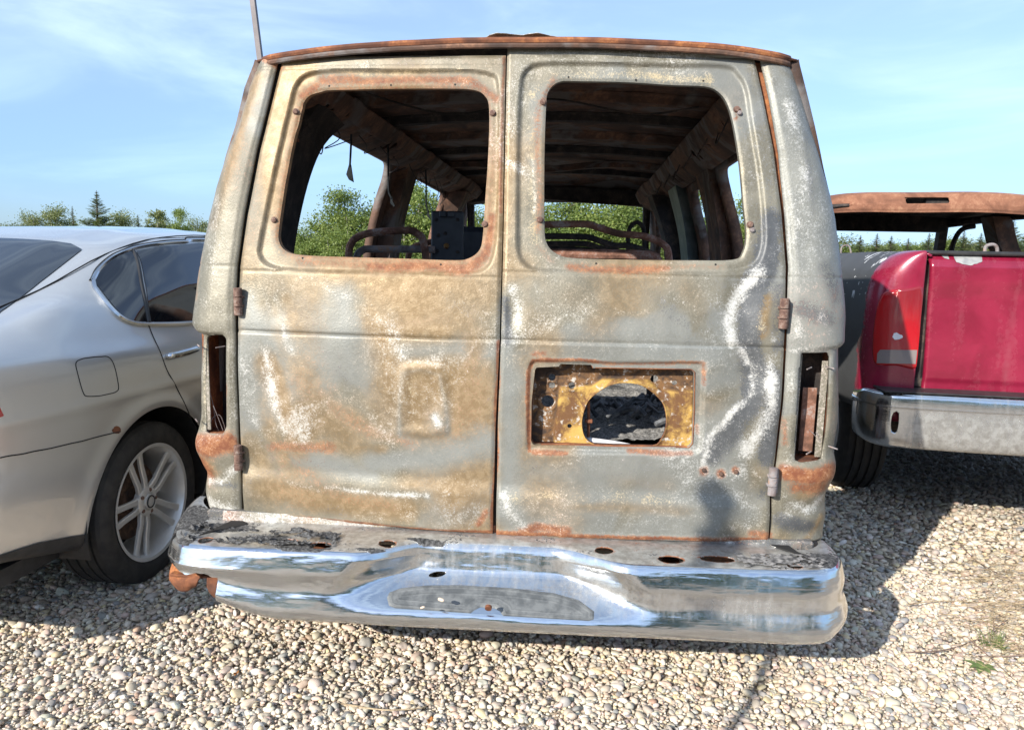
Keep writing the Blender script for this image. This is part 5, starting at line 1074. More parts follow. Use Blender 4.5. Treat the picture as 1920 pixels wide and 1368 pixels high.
    # seam along the roof side, from boot lid to windscreen
    def topline(v0s, ys, r, nm, mat): 
        pts = P1(np.array(ys), np.array(v0s), .001); pts = smooth(pts, 4, False); o = MB().tube(pts, r, 6).build(nm, mat, car); o2 = o.copy(); o2.scale = (-1, 1, 1); COL.objects.link(o2); o2.parent = car
    topline([8.25, 8.2, 8.1, 8.1, 8.1, 8.1], [.62, .95, 1.3, 1.7, 2.3, 3.0], .0028, 'roof_seam', M['seam'])
    # rear screen and windscreen
    rw = lambda y, v: (lambda p: sd_poly(np.abs(p[..., 0]), p[..., 1], np.array([(-.5, .66), (.60, .66), (.565, .75), (.52, 1.0), (.485, 1.29), (.40, 1.335), (-.5, 1.352)])))(P1(y, v))
    patch('rear_screen', rw, M['tint'], car, (.6, 1.4), (8, 14), .003, (90, 90))
    ws = lambda y, v: (lambda p: sd_poly(np.abs(p[..., 0]), p[..., 1], np.array([(-.5, 3.05), (.55, 3.08), (.66, 3.70), (-.5, 3.84)])))(P1(y, v))
    patch('windscreen', ws, M['tint'], car, (3.0, 3.9), (7, 15), .003, (90, 90))
    # tail lamps, bumper lower trim, number, handles
    for sg in (1, -1):
        f = lambda y, v: (lambda p: sd_poly(p[..., 1], p[..., 2], np.array([(.03, .80), (.30, .815), (.385, .83), (.36, .93), (.30, .97), (.03, .985)])))(P1(y, v))
        g = patch('tail_lamp', f, M['redlens'], car, (0, .5), (1, 8), .006, (70, 70)); g.scale = (sg, 1, 1)
    f = lambda y, v: (lambda p: sd_poly(p[..., 1], p[..., 2], np.array([(-.1, .30), (.70, .20), (.700, .335), (.50, .375), (.02, .41), (-.1, .41)])))(P1(y, v))
    g = patch('lower_trim', f, M['plastic'], car, (0, .75), (0, 3), .004, (70, 60)); o2 = g.copy(); o2.scale = (-1, 1, 1); COL.objects.link(o2); o2.parent = car
    for yh in (1.33, 2.35):
        for sg in (1, -1):
            c = surf(yh, .915 if yh < 2 else .90, 0); b = MB(); q = np.array([[c[0]+.002, yh-.105, c[2]-.004], [c[0]+.030, yh-.095, c[2]-.003], [c[0]+.036, yh, c[2]], [c[0]+.028, yh+.085, c[2]+.003], [c[0], yh+.10, c[2]+.004]]); q = smooth(q, 6, False)
            b.tube(q, np.interp(np.linspace(0, 1, len(q)), [0, .1, .5, .9, 1], [.009, .013, .015, .012, .008]), 10); o = b.build('door_handle', M['brightwork'], car); o.scale = (sg, 1, 1)
    for sg in (1, -1):
        b = MB(); b.box((.98, 3.08, 1.03), (.07, .06, .055), bev=.03); b.box((.90, 3.10, .99), (.04, .02, .015), bev=.006); o = b.build('door_mirror', M['silver'], car); o.scale = (sg, 1, 1)
    # inner arch liners and floor
    b = MB(); b.box((0, 2.45, .27), (.78, 2.2, .03)); b.build('underbody', M['plastic'], car)
    for yc in (1.08, 3.93):
        for sg in (1, -1):
            R3 = [[(sg*xx, yc+.40*cos(t), .335+.40*sin(t)) for t in np.linspace(-.25, pi+.25, 30)] for xx in (.905, .66, .62)]; R3.append([(sg*.60, yc+.05*cos(t), .335+.05*sin(t)) for t in np.linspace(-.25, pi+.25, 30)])
            o = MB().grid(np.array(R3)).build('arch_liner', M['plastic'], car)
    # wheels
    def wheel(yc, sg):
        m_ = Matrix.Translation((sg*.795, yc, .328))@(Matrix.Rotation(pi, 4, 'Z') if sg < 0 else Matrix.Identity(4))@Matrix.Rotation(.35, 4, 'X')
        b = MB(); tp = [(-.105, .225), (-.112, .26), (-.108, .295), (-.095, .318)]
        for g0 in (-.06, -.02, .02, .06): tp += [(g0-.014, .327), (g0-.005, .328), (g0-.004, .320), (g0+.004, .320), (g0+.005, .328)]
        tp += [(.085, .326), (.098, .317), (.109, .298), (.113, .272), (.108, .250), (.098, .236), (.096, .228)]
        b.lathe(tp, 72, m_, False); o = b.build('wheel', M['rubber'], car, sharp=25)
        b = MB(); b.lathe([(.096, .232), (.104, .238), (.106, .240), (.104, .226), (.090, .220), (.045, .212), (-.05, .205), (-.09, .228)], 72, m_, False)
        b.build('rim', M['alloy'], o)
        b = MB(); b.lathe([(-.01, .0), (-.01, .155), (.0, .160), (.01, .155), (.01, .06), (.02, .055), (.02, 0)], 48, m_); b.build('brake_disc', M['brakerust'], o)
        b = MB()
        for k in range(5):
            for s_ in (-1, 1):
                t0 = 2*pi*k/5; R2 = m_@Matrix.Rotation(t0, 4, 'X')
                # spoke: local radial +Z, tangential Y
                prof4 = []
                for rr, ax, off_, wd, th in ((.045, .075, .018, .013, .016), (.09, .083, .022, .012, .015), (.15, .082, .027, .012, .013), (.20, .085, .033, .013, .012), (.226, .092, .037, .016, .010)):
                    q = [(ax-th, s_*off_-wd), (ax-.003, s_*off_-wd), (ax, s_*off_-wd*.7), (ax, s_*off_+wd*.7), (ax-.003, s_*off_+wd), (ax-th, s_*off_+wd), (ax-th, s_*off_-wd)]
                    prof4.append([np.array((R2@Vector((a_, y_, rr)))[:]) for a_, y_ in q])
                b.grid(np.array(prof4))
        b.lathe([(.055, .062), (.078, .060), (.084, .050), (.086, .036), (.080, .034)], 40, m_)
        b.build('spoke', M['alloy'], o)
        b = MB(); b.lathe([(.078, .033), (.090, .031), (.093, .022), (.094, .0)], 32, m_); hb = b.build('hub_cap', M['alloy'], o)
        b = MB(); b.lathe([(.0925, .027), (.0955, .026), (.0955, .022), (.093, .021)], 32, m_); b.build('hub_ring', M['plastic'], o)
        for k in range(5):
            q = m_@Matrix.Rotation(2*pi*(k+.5)/5, 4, 'X')@Vector((.080, 0, .047)); mm = Matrix.Translation(q)@m_.to_3x3().to_4x4(); bb = MB(); bb.lathe([(-.01, .009), (.004, .009), (.007, .006), (.007, 0)], 10, mm); bb.build('wheel_nut', M['rustgrey'], o)
        return o
    for yc in (1.08, 3.93):
        for sg in (1, -1): wheel(yc, sg)
    # small rust spot above the arch
    c = surf(.835, .685, .002); 
    f = lambda y, v: (lambda p: np.hypot(p[..., 1]-c[1], (p[..., 2]-c[2])*1.4)-.018*(.5+1.1*fbm(p[..., 1]*60, p[..., 2]*60, 3, 2)))(P1(y, v))
    patch('rust_spot', f, M['rust'], car, (.78, .90), (2, 5), .0012, (40, 60))
sedan()
# ================================================================== RED PICKUP (right)
def m_truck():
    m = Mat('maroon_paint'); n1 = m.noise(4, 6, .6, .4); n2 = m.noise(50, 4, .7); st = m.noise(9, 5, .6, 0, sc3=(1.5, 1, .18))
    c = m.mix(m.rng(n1, .35, .65), (0.20, 0.008, 0.030), (0.29, 0.016, 0.05))
    d = m.rng(m.math('ADD', m.math('MULTIPLY', st, .6), m.math('MULTIPLY', n2, .4)), .50, .72, 0, .22); c = m.mix(d, c, (0.38, 0.16, 0.18))
    bz = m.rng(m.math('ADD', m.attr('burn'), m.math('MULTIPLY', m.math('SUBTRACT', n2, .5), 1.2)), .42, .6); c = m.mix(bz, c, m.mix(n1, (0.035, 0.036, 0.04), (0.09, 0.095, 0.10)))
    fl = m.rng(m.math('ADD', m.attr('flake'), m.math('MULTIPLY', m.math('SUBTRACT', n2, .5), 1.6)), .5, .56); c = m.mix(fl, c, (0.62, 0.64, 0.66))
    rg = m.math('ADD', .26, m.math('MULTIPLY', m.math('MAXIMUM', bz, d), .4))
    return m.fin(Base_Color=c, Metallic=.12, Roughness=rg, Coat_Weight=m.math('MULTIPLY', m.math('SUBTRACT', 1.0, bz), .7), Coat_Roughness=.12, Normal=m.bump(n2, .0004))
M['maroon'] = m_truck()
M['truckchrome'] = None
def truck():
    T = empty('pickup_truck', (2.615, 1.36, 0), rz=-radians(4), label='maroon pickup truck with chrome bumper and rusted roofless glass cab', cat='truck')
    T['label'] = 'maroon pickup truck with chrome rear bumper and rusty burnt out cab'
    a = radians(4); o2 = np.array([2.615, 1.36]); n = np.array([cos(a), -sin(a)]); h = np.array([sin(a), cos(a)])
    def loc(px, py, Y):
        d = ray(px, py); t = (Y-(CP[:2]-o2)@h)/(d[:2]@h); p = CP+d*t; return np.array([(p[:2]-o2)@n, Y, p[2]])
    def q2(pts, Y): return np.array([[loc(a_, b_, Y)[0], loc(a_, b_, Y)[2]] for a_, b_ in pts])
    def at(nv, burn=0., flake=0.): return {'burn': np.full(nv, burn) if np.isscalar(burn) else burn, 'flake': np.full(nv, flake) if np.isscalar(flake) else flake}
    # bed side: section in (x,z) run along Y, wrapping round the rear corner to the tailgate gap
    sec = smooth(np.array([(.79, 1.395), (.83, 1.412), (.88, 1.408), (.925, 1.388), (.965, 1.350), (.992, 1.300), (1.006, 1.22), (1.012, 1.12), (1.014, 1.00), (1.014, .88), (1.010, .76), (.99, .66), (.95, .61)]), 8, False)
    kk = np.linspace(0, 1, len(sec)); xe = .812; cl = np.array([(CP[:2]-o2)@n, (CP[:2]-o2)@h, CP[2]])
    def to0(p): t = (0-cl[1])/(p[..., 1]-cl[1]); return cl[0]+(p[..., 0]-cl[0])*t, cl[2]+(p[..., 2]-cl[2])*t
    lens = smooth(q2([(1656, 546), (1672, 539), (1700, 536), (1733, 536), (1730, 600), (1722, 690), (1680, 689), (1641, 686), (1634, 650), (1638, 600), (1646, 562)], 0), 3); rev = q2([(1654, 655), (1717, 655), (1714, 681), (1648, 680), (1649, 662)], 0)
    for sg in (-1, 1):
        def P(u, v, off=0.0):
            x = np.interp(v, kk, sec[:, 0]); z = np.interp(v, kk, sec[:, 1]); th = np.clip(u/.35, 0, 1)*pi/2; Yf = np.clip((u-.35)/.65, 0, 1)*1.85
            fl = .050*np.exp(-((Yf-.80)/.40)**4)*sstep(1.2, .95, z); xs = x+fl; st_ = np.sin(th)**.85
            xx = xe+(xs-xe)*st_; Y = .15*(1-np.cos(th)**.85)+Yf-.020; xx = np.where(x < xe, x, xx)
            z2 = z-.006*(fbm(Yf*4, z*4, 3, 2)-.5); nx = np.sin(th); ny = -np.cos(th)
            return np.stack([sg*(xx+nx*off), Y+ny*off, z2], -1)
        F = lambda u, v: (lambda p: np.hypot(p[..., 1]-.98, p[..., 2]-.44)-.46)(P(u, v))
        X, Fc, u, v = cut_surface(np.linspace(0, 1, 200), np.linspace(0, 1, 110), P, F)
        Y, z = X[:, 1], X[:, 2]; nz = fbm(Y*9+3, z*9, 4, 5)
        burn = sstep(.05, .17, Y+(nz-.5)*.10+(z-1.15)*.10) if sg < 0 else .2*nz
        flake = .75*sstep(.68, .74, fbm(Y*34+z*20, z*30-Y*9, 3, 9))*sstep(1.12, 1.2, z)*sstep(.75, .4, Y)*sstep(.3, .6, burn) if sg < 0 else np.zeros(len(X))
        s = mk('bed_side', X, Fc[:, ::-1] if sg > 0 else Fc, M['maroon'], T, attrs=at(len(X), burn, flake)); solid(s, .012, 1.0)
        if sg < 0: ml = Mat('lamp_red'); nb = ml.n('TexWave', Scale=90.0, Distortion=0.0); nb.bands_direction = 'Z'; ml.set(nb.inputs['Vector'], ml.co()); sx = ml.n('SeparateXYZ'); ml.set(sx.inputs[0], ml.co()); cc = ml.mix(ml.math('MULTIPLY', ml.rng(sx.outputs[2], 1.02, 1.22), ml.rng(sx.outputs[0], -.96, -.90)), (0.40, 0.002, 0.006), (0.20, 0.008, 0.014)); ml = ml.fin(Base_Color=cc, Roughness=.07, Coat_Weight=1.0, Normal=ml.bump(nb.outputs['Fac'], .0004)); mc = Mat('clear_lens'); nb = mc.n('TexWave', Scale=120.0); nb.bands_direction = 'Z'; mc.set(nb.inputs['Vector'], mc.co()); mc = mc.fin(Base_Color=mc.mix(nb.outputs['Fac'], (.15, .12, .12), (.28, .25, .25)), Roughness=.1, Coat_Weight=1.0)
        def mir(p): return p*np.array([sg*-1.0, 1, 1])
        def fl_(poly): return lambda u, v: (lambda q: sd_poly(q[0], q[1], poly))(to0(mir(P(u, v))))
        def Pl(u, v, e=0.0): d = -fl_(lens)(u, v); return P(u, v, .003+.016*sstep(0, .022, d)+e)
        vr = (kk[np.argmin(np.abs(sec[:, 1]-1.32))], kk[np.argmin(np.abs(sec[:, 1]-.82))])
        X, Fc, u, v = cut_surface(np.linspace(0, .62, 150), np.linspace(vr[0], vr[1], 120), Pl, fl_(lens), True); L = mk('tail_lamp', X, Fc[:, ::-1] if sg > 0 else Fc, ml, T)
        X, Fc, u, v = cut_surface(np.linspace(0, .64, 150), np.linspace(vr[0]-.03, vr[1]+.03, 120), lambda u, v: P(u, v, .0025), lambda u, v: fl_(lens)(u, v)-.007, True); mk('lamp_gasket', X, Fc[:, ::-1] if sg > 0 else Fc, M['plastic'], L)
        X, Fc, u, v = cut_surface(np.linspace(0, .62, 150), np.linspace(vr[0], vr[1], 120), lambda u, v: Pl(u, v, .0015), fl_(rev), True); mk('reversing_lens', X, Fc[:, ::-1] if sg > 0 else Fc, mc, L)
        if sg < 0:
            cq = loc(1683, 631, 0); X, Fc, u, v = cut_surface(np.linspace(0, .62, 150), np.linspace(vr[0], vr[1], 140), lambda u, v: Pl(u, v, .0015), lambda u, v: (lambda q: np.hypot(q[0]-cq[0], q[1]-cq[2])-.020*(.5+fbm(q[0]*60, q[1]*60, 2, 3)))(to0(P(u, v))), True); mk('lens_scar', X, Fc, m_simple('chipped_white', (.7, .7, .75), (.8, .8, .82), 20), L)
    # tailgate
    tg = q2([(1741, 478), (1738, 560), (1733, 650), (1726, 738)], 0)
    xl = lambda z: np.interp(z, tg[::-1, 1], tg[::-1, 0]); zt, zbm = 1.412, .760
    def Pt(u, v):
        z = zbm+v*(zt-zbm); x = xl(z)*(1-2*u); y = -.024-.008*sstep(.80, .83, z)+.045*np.clip((z-1.355)/.055, 0, 1)**1.4+.010*sstep(1.30, 1.20, z)
        lc = loc(1800, 520, 0)[2]; y = y-.004*np.sin(x*2)+.006*(fbm(x*3, z*3, 3, 2)-.5); e = np.minimum(u, 1-u)*1.6; y = y+.012*(1-sstep(0, .012, e)); return np.stack([x, y, z], -1)
    X, Fc, u, v = cut_surface(np.linspace(0, 1, 150), np.linspace(0, 1, 100), Pt); g = mk('tailgate', X, Fc, M['maroon'], T, attrs=at(len(X), 0.0)); solid(g, .05)
    MB().box((0, .02, 1.416), (.80, .035, .010), bev=.006).build('tailgate_cap', M['plastic'], g)
    chip = q2([(1786, 474), (1843, 474), (1838, 490), (1828, 494), (1815, 497), (1800, 495), (1790, 491)], 0)
    for ch_ in (chip, q2([(1765, 476), (1780, 476), (1778, 486), (1770, 484)], 0)):
        X, Fc, u, v = cut_surface(np.linspace(ch_[:, 0].min()-.01, ch_[:, 0].max()+.01, 60), np.linspace(ch_[:, 1].min()-.01, ch_[:, 1].max()+.01, 40), lambda x, z: np.stack([x, -.0345+.0*x+.006*(fbm(x*3, z*3, 3, 2)-.5)-.004*np.sin(x*2)+.045*np.clip((z-1.355)/.055, 0, 1)**1.4, z], -1), lambda x, z: sd_poly(x, z, ch_)-.006*(fbm(x*50, z*50, 3, 3)-.5), True)
        mk('bare_patch', X, Fc, m_simple('grey_primer', (.22, .23, .24), (.32, .33, .33), 30, .7), g)
    MB().box((0, -.058, 1.10), (.13, .008, .035), bev=.006).build('gate_handle', M['plastic'], g)
    # bumper
    pl = smooth([(-1.03, .16), (-1.035, .05), (-1.02, -.05), (-.97, -.125), (-.86, -.155), (-.4, -.175), (0, -.18), (.4, -.175), (.86, -.155), (.97, -.125), (1.02, -.05), (1.035, .05), (1.03, .16)], 12, False); L_ = np.concatenate([[0], np.cumsum(np.linalg.norm(np.diff(pl, axis=0), axis=1))])
    sc = smooth(np.array([(-.16, .762), (-.03, .765), (-.008, .757), (0, .742), (.002, .70), (-.004, .695), (-.004, .62), (-.008, .55), (-.02, .512), (-.045, .50), (-.06, .51)]), 6, False); k2 = np.linspace(0, 1, len(sc))
    def Pb(u, v):
        s = u*L_[-1]; x = np.interp(s, L_, pl[:, 0]); y = np.interp(s, L_, pl[:, 1]); e = .02; tx = np.interp(s+e, L_, pl[:, 0])-np.interp(s-e, L_, pl[:, 0]); ty = np.interp(s+e, L_, pl[:, 1])-np.interp(s-e, L_, pl[:, 1]); nn = np.hypot(tx, ty)
        d = np.interp(v, k2, sc[:, 0]); z = np.interp(v, k2, sc[:, 1]); ef = sstep(0, .2, s)*sstep(L_[-1], L_[-1]-.2, s); d = np.where(d < -.03, -.03+(d+.03)*(.15+.85*ef), d); z = z-.03*(1-ef)*(v < .4); d = d+.003*(fbm(s*5, v*3, 3, 2)-.5)
        return np.stack([x+ty/nn*d, y-tx/nn*d, z], -1)
    oc = loc(1676, 790, -.13)
    F = lambda u, v: (lambda p: np.where(v > .3, (np.sqrt(((p[..., 0]-oc[0])/.016)**2+((p[..., 2]-oc[2])/.055)**2)-1)*.016, 1.0))(Pb(u, v))
    X, Fc, u, v = cut_surface(np.linspace(0, 1, 320), np.linspace(0, 1, 60), Pb, F)
    x, y, z = X.T; dull = .25+.60*sstep(.72, .62, z+.05*(fbm(x*5, z*5, 3, 7)-.5))*sstep(-.88, -.80, x)+.2*fbm(x*6, z*20, 4, 2)
    b = mk('bumper', X, Fc[:, ::-1], M['chrome'], T, attrs={'char': .3*(v < .2)*fbm(x*20, y*20, 3, 4), 'dull': np.clip(dull, 0, .85), 'rust': .2*fbm(x*8, z*8, 3, 9)}); solid(b, .006)
    MB().box((0, -.06, .772), (.98, .09, .004), bev=.002).build('bumper_cap', M['plastic'], b)
    # bed floor, front wall, wheels, underside
    MB().box((0, 1.0, .80), (.80, .99, .02)).build('bed_floor', M['soot'], T)
    for sg in (-1, 1): MB().box((sg*.78, 1.0, 1.08), (.02, .98, .30), bev=.01).build('bed_inner_side', M['soot'], T)
    MB().box((0, 1.96, 1.08), (.80, .02, .30), bev=.01).build('bed_front', M['rustdark'], T)
    for sg in (-1, 1): MB().box((sg*.42, 2.4, .58), (.04, 2.5, .07), bev=.01).build('chassis_rail', M['soot'], T)
    MB().tube([(-.8, .98, .40), (-.14, .98, .40), (-.08, .98, .40), (.08, .98, .40), (.14, .98, .40), (.8, .98, .40)], [.05, .05, .15, .15, .05, .05], 14).build('rear_axle', M['soot'], T)
    def wheel(x, y, sg):
        m_ = Matrix.Translation((x, y, .385))@(Matrix.Rotation(pi, 4, 'Z') if sg < 0 else Matrix.Identity(4)); b = MB()
        tp = [(-.115, .21), (-.13, .26), (-.13, .32), (-.115, .36), (-.10, .378)]
        for g0 in (-.07, -.023, .023, .07): tp += [(g0-.018, .384), (g0-.008, .385), (g0-.006, .372), (g0+.006, .372), (g0+.008, .385)]
        tp += [(.10, .378), (.115, .36), (.13, .32), (.13, .26), (.115, .21)]
        b.lathe(tp, 60, m_, False); o = b.build('wheel', M['rubber'], T, sharp=25); b = MB(); b.lathe([(.112, .215), (.12, .212), (.08, .195), (.04, .17), (.06, .09), (.09, .07), (.10, .0)], 40, m_); b.build('rim', M['alloy'], o)
    for x in (-.80, .80):
        for y in (.98, 4.6): wheel(x, y, 1 if x > 0 else -1)
    # cab
    Y0 = 2.04
    rt = m_rust('brown_roof_rust', (0.14, 0.06, 0.035), (0.27, 0.12, 0.07), (0.38, 0.20, 0.12), 5)
    slot = q2([(1697, 370), (1779, 370), (1781, 381), (1699, 382)], Y0)
    def Pr(u, v):       # v: 0 lower edge of the rear lip, .2 top edge, 1 at the windscreen
        x = (u*2-1)*.93; edge = np.abs(u*2-1)**6
        Y = Y0+np.interp(v, [0, .1, .2, .25, 1], [0, -.004, .01, .06, 1.85]); z = np.interp(v, [0, .04, .05, .10, .2, .25, .6, 1], [1.735, 1.745, 1.752, 1.79, 1.862, 1.882, 1.905, 1.82])-.06*edge*(v > .1)+.004*np.sin(x*7)-.025*np.abs(u*2-1)**2.5
        return np.stack([x+.0*v, Y-.004*sstep(.045, .055, v)+.10*np.abs(u*2-1)**4, z+.006*(fbm(x*4, Y*4, 3, 2)-.5)], -1)
    F = lambda u, v: (lambda p: np.where(v < .22, sd_poly(p[..., 0], p[..., 2], slot), 1.0))(Pr(u, v))
    X, Fc, u, v = cut_surface(np.linspace(0, 1, 150), np.concatenate([np.linspace(0, 1, 160)]), Pr, F)
    r = mk('cab_roof', X, Fc, rt, T, mats=[M['soot']]); solid(r, .012, -1, 1, 0)
    MB().box((0, Y0+.07, 1.80), (.10, .03, .05)).build('brake_lamp_well', M['soot'], r)
    def bar(nm, pts, w_, mat): 
        b = MB(); R_ = [[(p[0]-w_[0], p[1]-w_[1], p[2]), (p[0]+w_[0], p[1]-w_[1], p[2]), (p[0]+w_[0], p[1]+w_[1], p[2]), (p[0]-w_[0], p[1]+w_[1], p[2]), (p[0]-w_[0], p[1]-w_[1], p[2])] for p in smooth(np.array(pts, float), 5, False)]; b.grid(np.array(R_)); return b.build(nm, mat, T)
    for sg in (-1, 1):
        bar('rear_post', [(sg*.93, Y0+.12, .6), (sg*.90, Y0+.10, 1.3), (sg*.88, Y0+.12, 1.6), (sg*.85, Y0+.16, 1.73)], (.05, .05), M['rustdark'])
        bar('door_post', [(sg*.95, Y0+.95, .6), (sg*.93, Y0+.95, 1.3), (sg*.82, Y0+.93, 1.55), (sg*.74, Y0+.9, 1.76)], (.07, .11), M['rustdark'])
        bar('windscreen_post', [(sg*.90, Y0+2.5, 1.15), (sg*.78, Y0+2.1, 1.55), (sg*.68, Y0+1.8, 1.78)], (.035, .05), M['soot'])
        MB().tube([(sg*.84, Y0+.25, 1.76), (sg*.83, Y0+1.0, 1.77), (sg*.74, Y0+1.82, 1.75)], .035, 8).build('roof_rail', M['soot'], T)
        b = MB(); P_ = [[(sg*(.975-.03*(k > 1)), Y, z) for k, z in enumerate((.50, .9, 1.25, 1.31))] for Y in np.linspace(Y0, Y0+2.75, 20)]; b.grid(np.array(P_)); solid(b.build('cab_side', M['rustdark'], T), .05)
    MB().box((0, Y0+.04, .98), (.92, .03, .35), bev=.02).build('cab_back', M['rustdark'], T)
    MB().box((0, Y0+1.82, 1.755), (.72, .05, .085), bev=.015).build('windscreen_header', M['soot'], T)
    MB().box((0, Y0+2.45, 1.0), (.90, .20, .18), bev=.05).build('dashboard', M['soot'], T)
    b = MB(); P_ = [[((u*2-1)*(.93-.05*v), Y0+2.6+v*1.3, 1.22-.10*v-.06*abs(u*2-1)**3-.5*max(0, v-.9)*5) for u in np.linspace(0, 1, 20)] for v in np.linspace(0, 1, 20)]; b.grid(np.array(P_)); solid(b.build('bonnet', M['rustdark'], T), .03)
    MB().box((0, Y0+3.1, .82), (.93, .78, .28), bev=.08).build('front_body', M['rustdark'], T)
    # arched tube in the cab, loops on the bed wall
    def tp(nm, pts, Y, r, mat): MB().tube(smooth(np.array([loc(a_, b_, Y) for a_, b_ in pts]), 5, False), r, 8).build(nm, mat, T)
    tp('cab_hoop', [(1781, 500), (1785, 465), (1795, 440), (1808, 428), (1828, 424)], Y0+1.3, .022, M['soot'])
    tp('bed_loop', [(1846, 475), (1848, 463), (1855, 459), (1864, 459), (1869, 464), (1870, 475)], 1.95, .012, M['greytube'])
    tp('bed_loop', [(1577, 500), (1577, 470), (1580, 462), (1590, 460), (1595, 470), (1596, 490)], 1.95, .006, M['greytube'])
truck()
# ================================================================== TREES
def m_leaf(name, c1, c2, c3, tr=.35):
    m = Mat(name); r = m.attr('tone'); c = m.mix(m.rng(r, 0, .5), c1, c2); c = m.mix(m.rng(r, .5, 1), c, c3)
    d = m.n('BsdfPrincipled'); m.set(d.inputs['Base Color'], c); d.inputs['Roughness'].default_value = .55
    t = m.n('BsdfTranslucent'); m.set(t.inputs['Color'], m.mix(.5, c, (0.30, 0.38, 0.06))); x = m.n('MixShader'); x.inputs[0].default_value = tr
    m.nt.links.new(d.outputs[0], x.inputs[1]); m.nt.links.new(t.outputs[0], x.inputs[2]); m.nt.links.new(x.outputs[0], m.out.inputs['Surface']); return m.m
M['leaf'] = m_leaf('poplar_leaves', (0.075, 0.12, 0.028), (0.15, 0.21, 0.05), (0.27, 0.32, 0.085))
M['leafpale'] = m_leaf('pale_birch_leaves', (0.10, 0.13, 0.05), (0.18, 0.21, 0.09), (0.30, 0.31, 0.15))
M['needle'] = m_leaf('spruce_needles', (0.09, 0.125, 0.06), (0.16, 0.21, 0.10), (0.27, 0.31, 0.15), .35)
M['bark'] = m_simple('pale_bark', (0.16, 0.14, 0.12), (0.34, 0.32, 0.28), 6, .9, sc3=(1, 1, 4))
M['barkdark'] = m_simple('dark_bark', (0.05, 0.04, 0.03), (0.11, 0.08, 0.06), 8, .9)
def quads(c, d, nrm, L, w_):
    """leaf blades: centres c, long axis d, normal nrm"""
    s_ = np.cross(nrm, d); s_ /= np.linalg.norm(s_, axis=1)[:, None]+1e-9
    L = L[:, None]; w_ = w_[:, None]; V = np.stack([c-d*L, c+s_*w_, c+d*L, c-s_*w_], 1).reshape(-1, 3); n = len(c)
    return V, (np.arange(n)[:, None]*4+np.arange(4)[None]).astype(np.int32)
def unit(v): return v/(np.linalg.norm(v, axis=1)[:, None]+1e-9)
def broad_data(seed, H=5.0, Wd=1.5, dens=1.0, leaf=.05, n_=7000, airy=False):
    r = np.random.default_rng(seed); tr = MB(); tips = []
    nst = r.integers(2, 5) if not airy else 1
    for k in range(nst):
        a0 = r.uniform(0, 6.28); lean = r.uniform(.02, .16); top = H*r.uniform(.75, .97)
        P_ = np.array([[cos(a0)*(.12*k+lean*t*top)+.05*sin(t*5+k), sin(a0)*(.12*k+lean*t*top)+.05*cos(t*4+k), t*top] for t in np.linspace(0, 1, 9)])
        tr.tube(P_, np.linspace(.055, .010, 9)*H/5, 6)
        for j in range(15 if not airy else 22):
            t = r.uniform(.10, .97); p = P_[int(t*8)]*(1-(t*8) % 1)+P_[min(8, int(t*8)+1)]*((t*8) % 1); an = r.uniform(0, 6.28); env = Wd*(sin(pi*min(1, t*.85+.12))**.7)*(1.0 if not airy else .9); ln = env*r.uniform(.45, 1.0)
            e = p+np.array([cos(an)*ln, sin(an)*ln, ln*r.uniform(.25, .8)]); mid = (p+e)/2+np.array([0, 0, -.05*ln]); tr.tube([p, mid, e], [.018, .011, .004], 4); 
            for q in (.45, .7, .9, 1.0): tips.append((p*(1-q)+e*q)+r.normal(0, .05, 3))
        tips.append(P_[-1]); tips.append(P_[-2])
    tips = np.array(tips); nt_ = len(tips); ci = r.integers(0, nt_, n_); rad = r.uniform(.14, .34, nt_)*(1 if not airy else .7)*Wd/1.4
    c = tips[ci]+r.normal(0, 1, (n_, 3))*rad[ci][:, None]*np.array([1, 1, .8]); c = c[(c[:, 2] > .05) & (c[:, 2] < H*1.03)]; n = len(c); ci = ci[:n]
    d = unit(r.normal(0, 1, (n, 3))+np.array([0, 0, -.5])); nn = unit(r.normal(0, 1, (n, 3))+np.array([0, 0, .5])); L = leaf*r.uniform(.6, 1.3, n); V, Fc = quads(c, d, nn, L, L*.55)
    tone = np.clip(r.random(nt_)[ci]*.55+r.random(n)*.5, 0, 1)
    return tr, V, Fc, np.repeat(tone, 4)
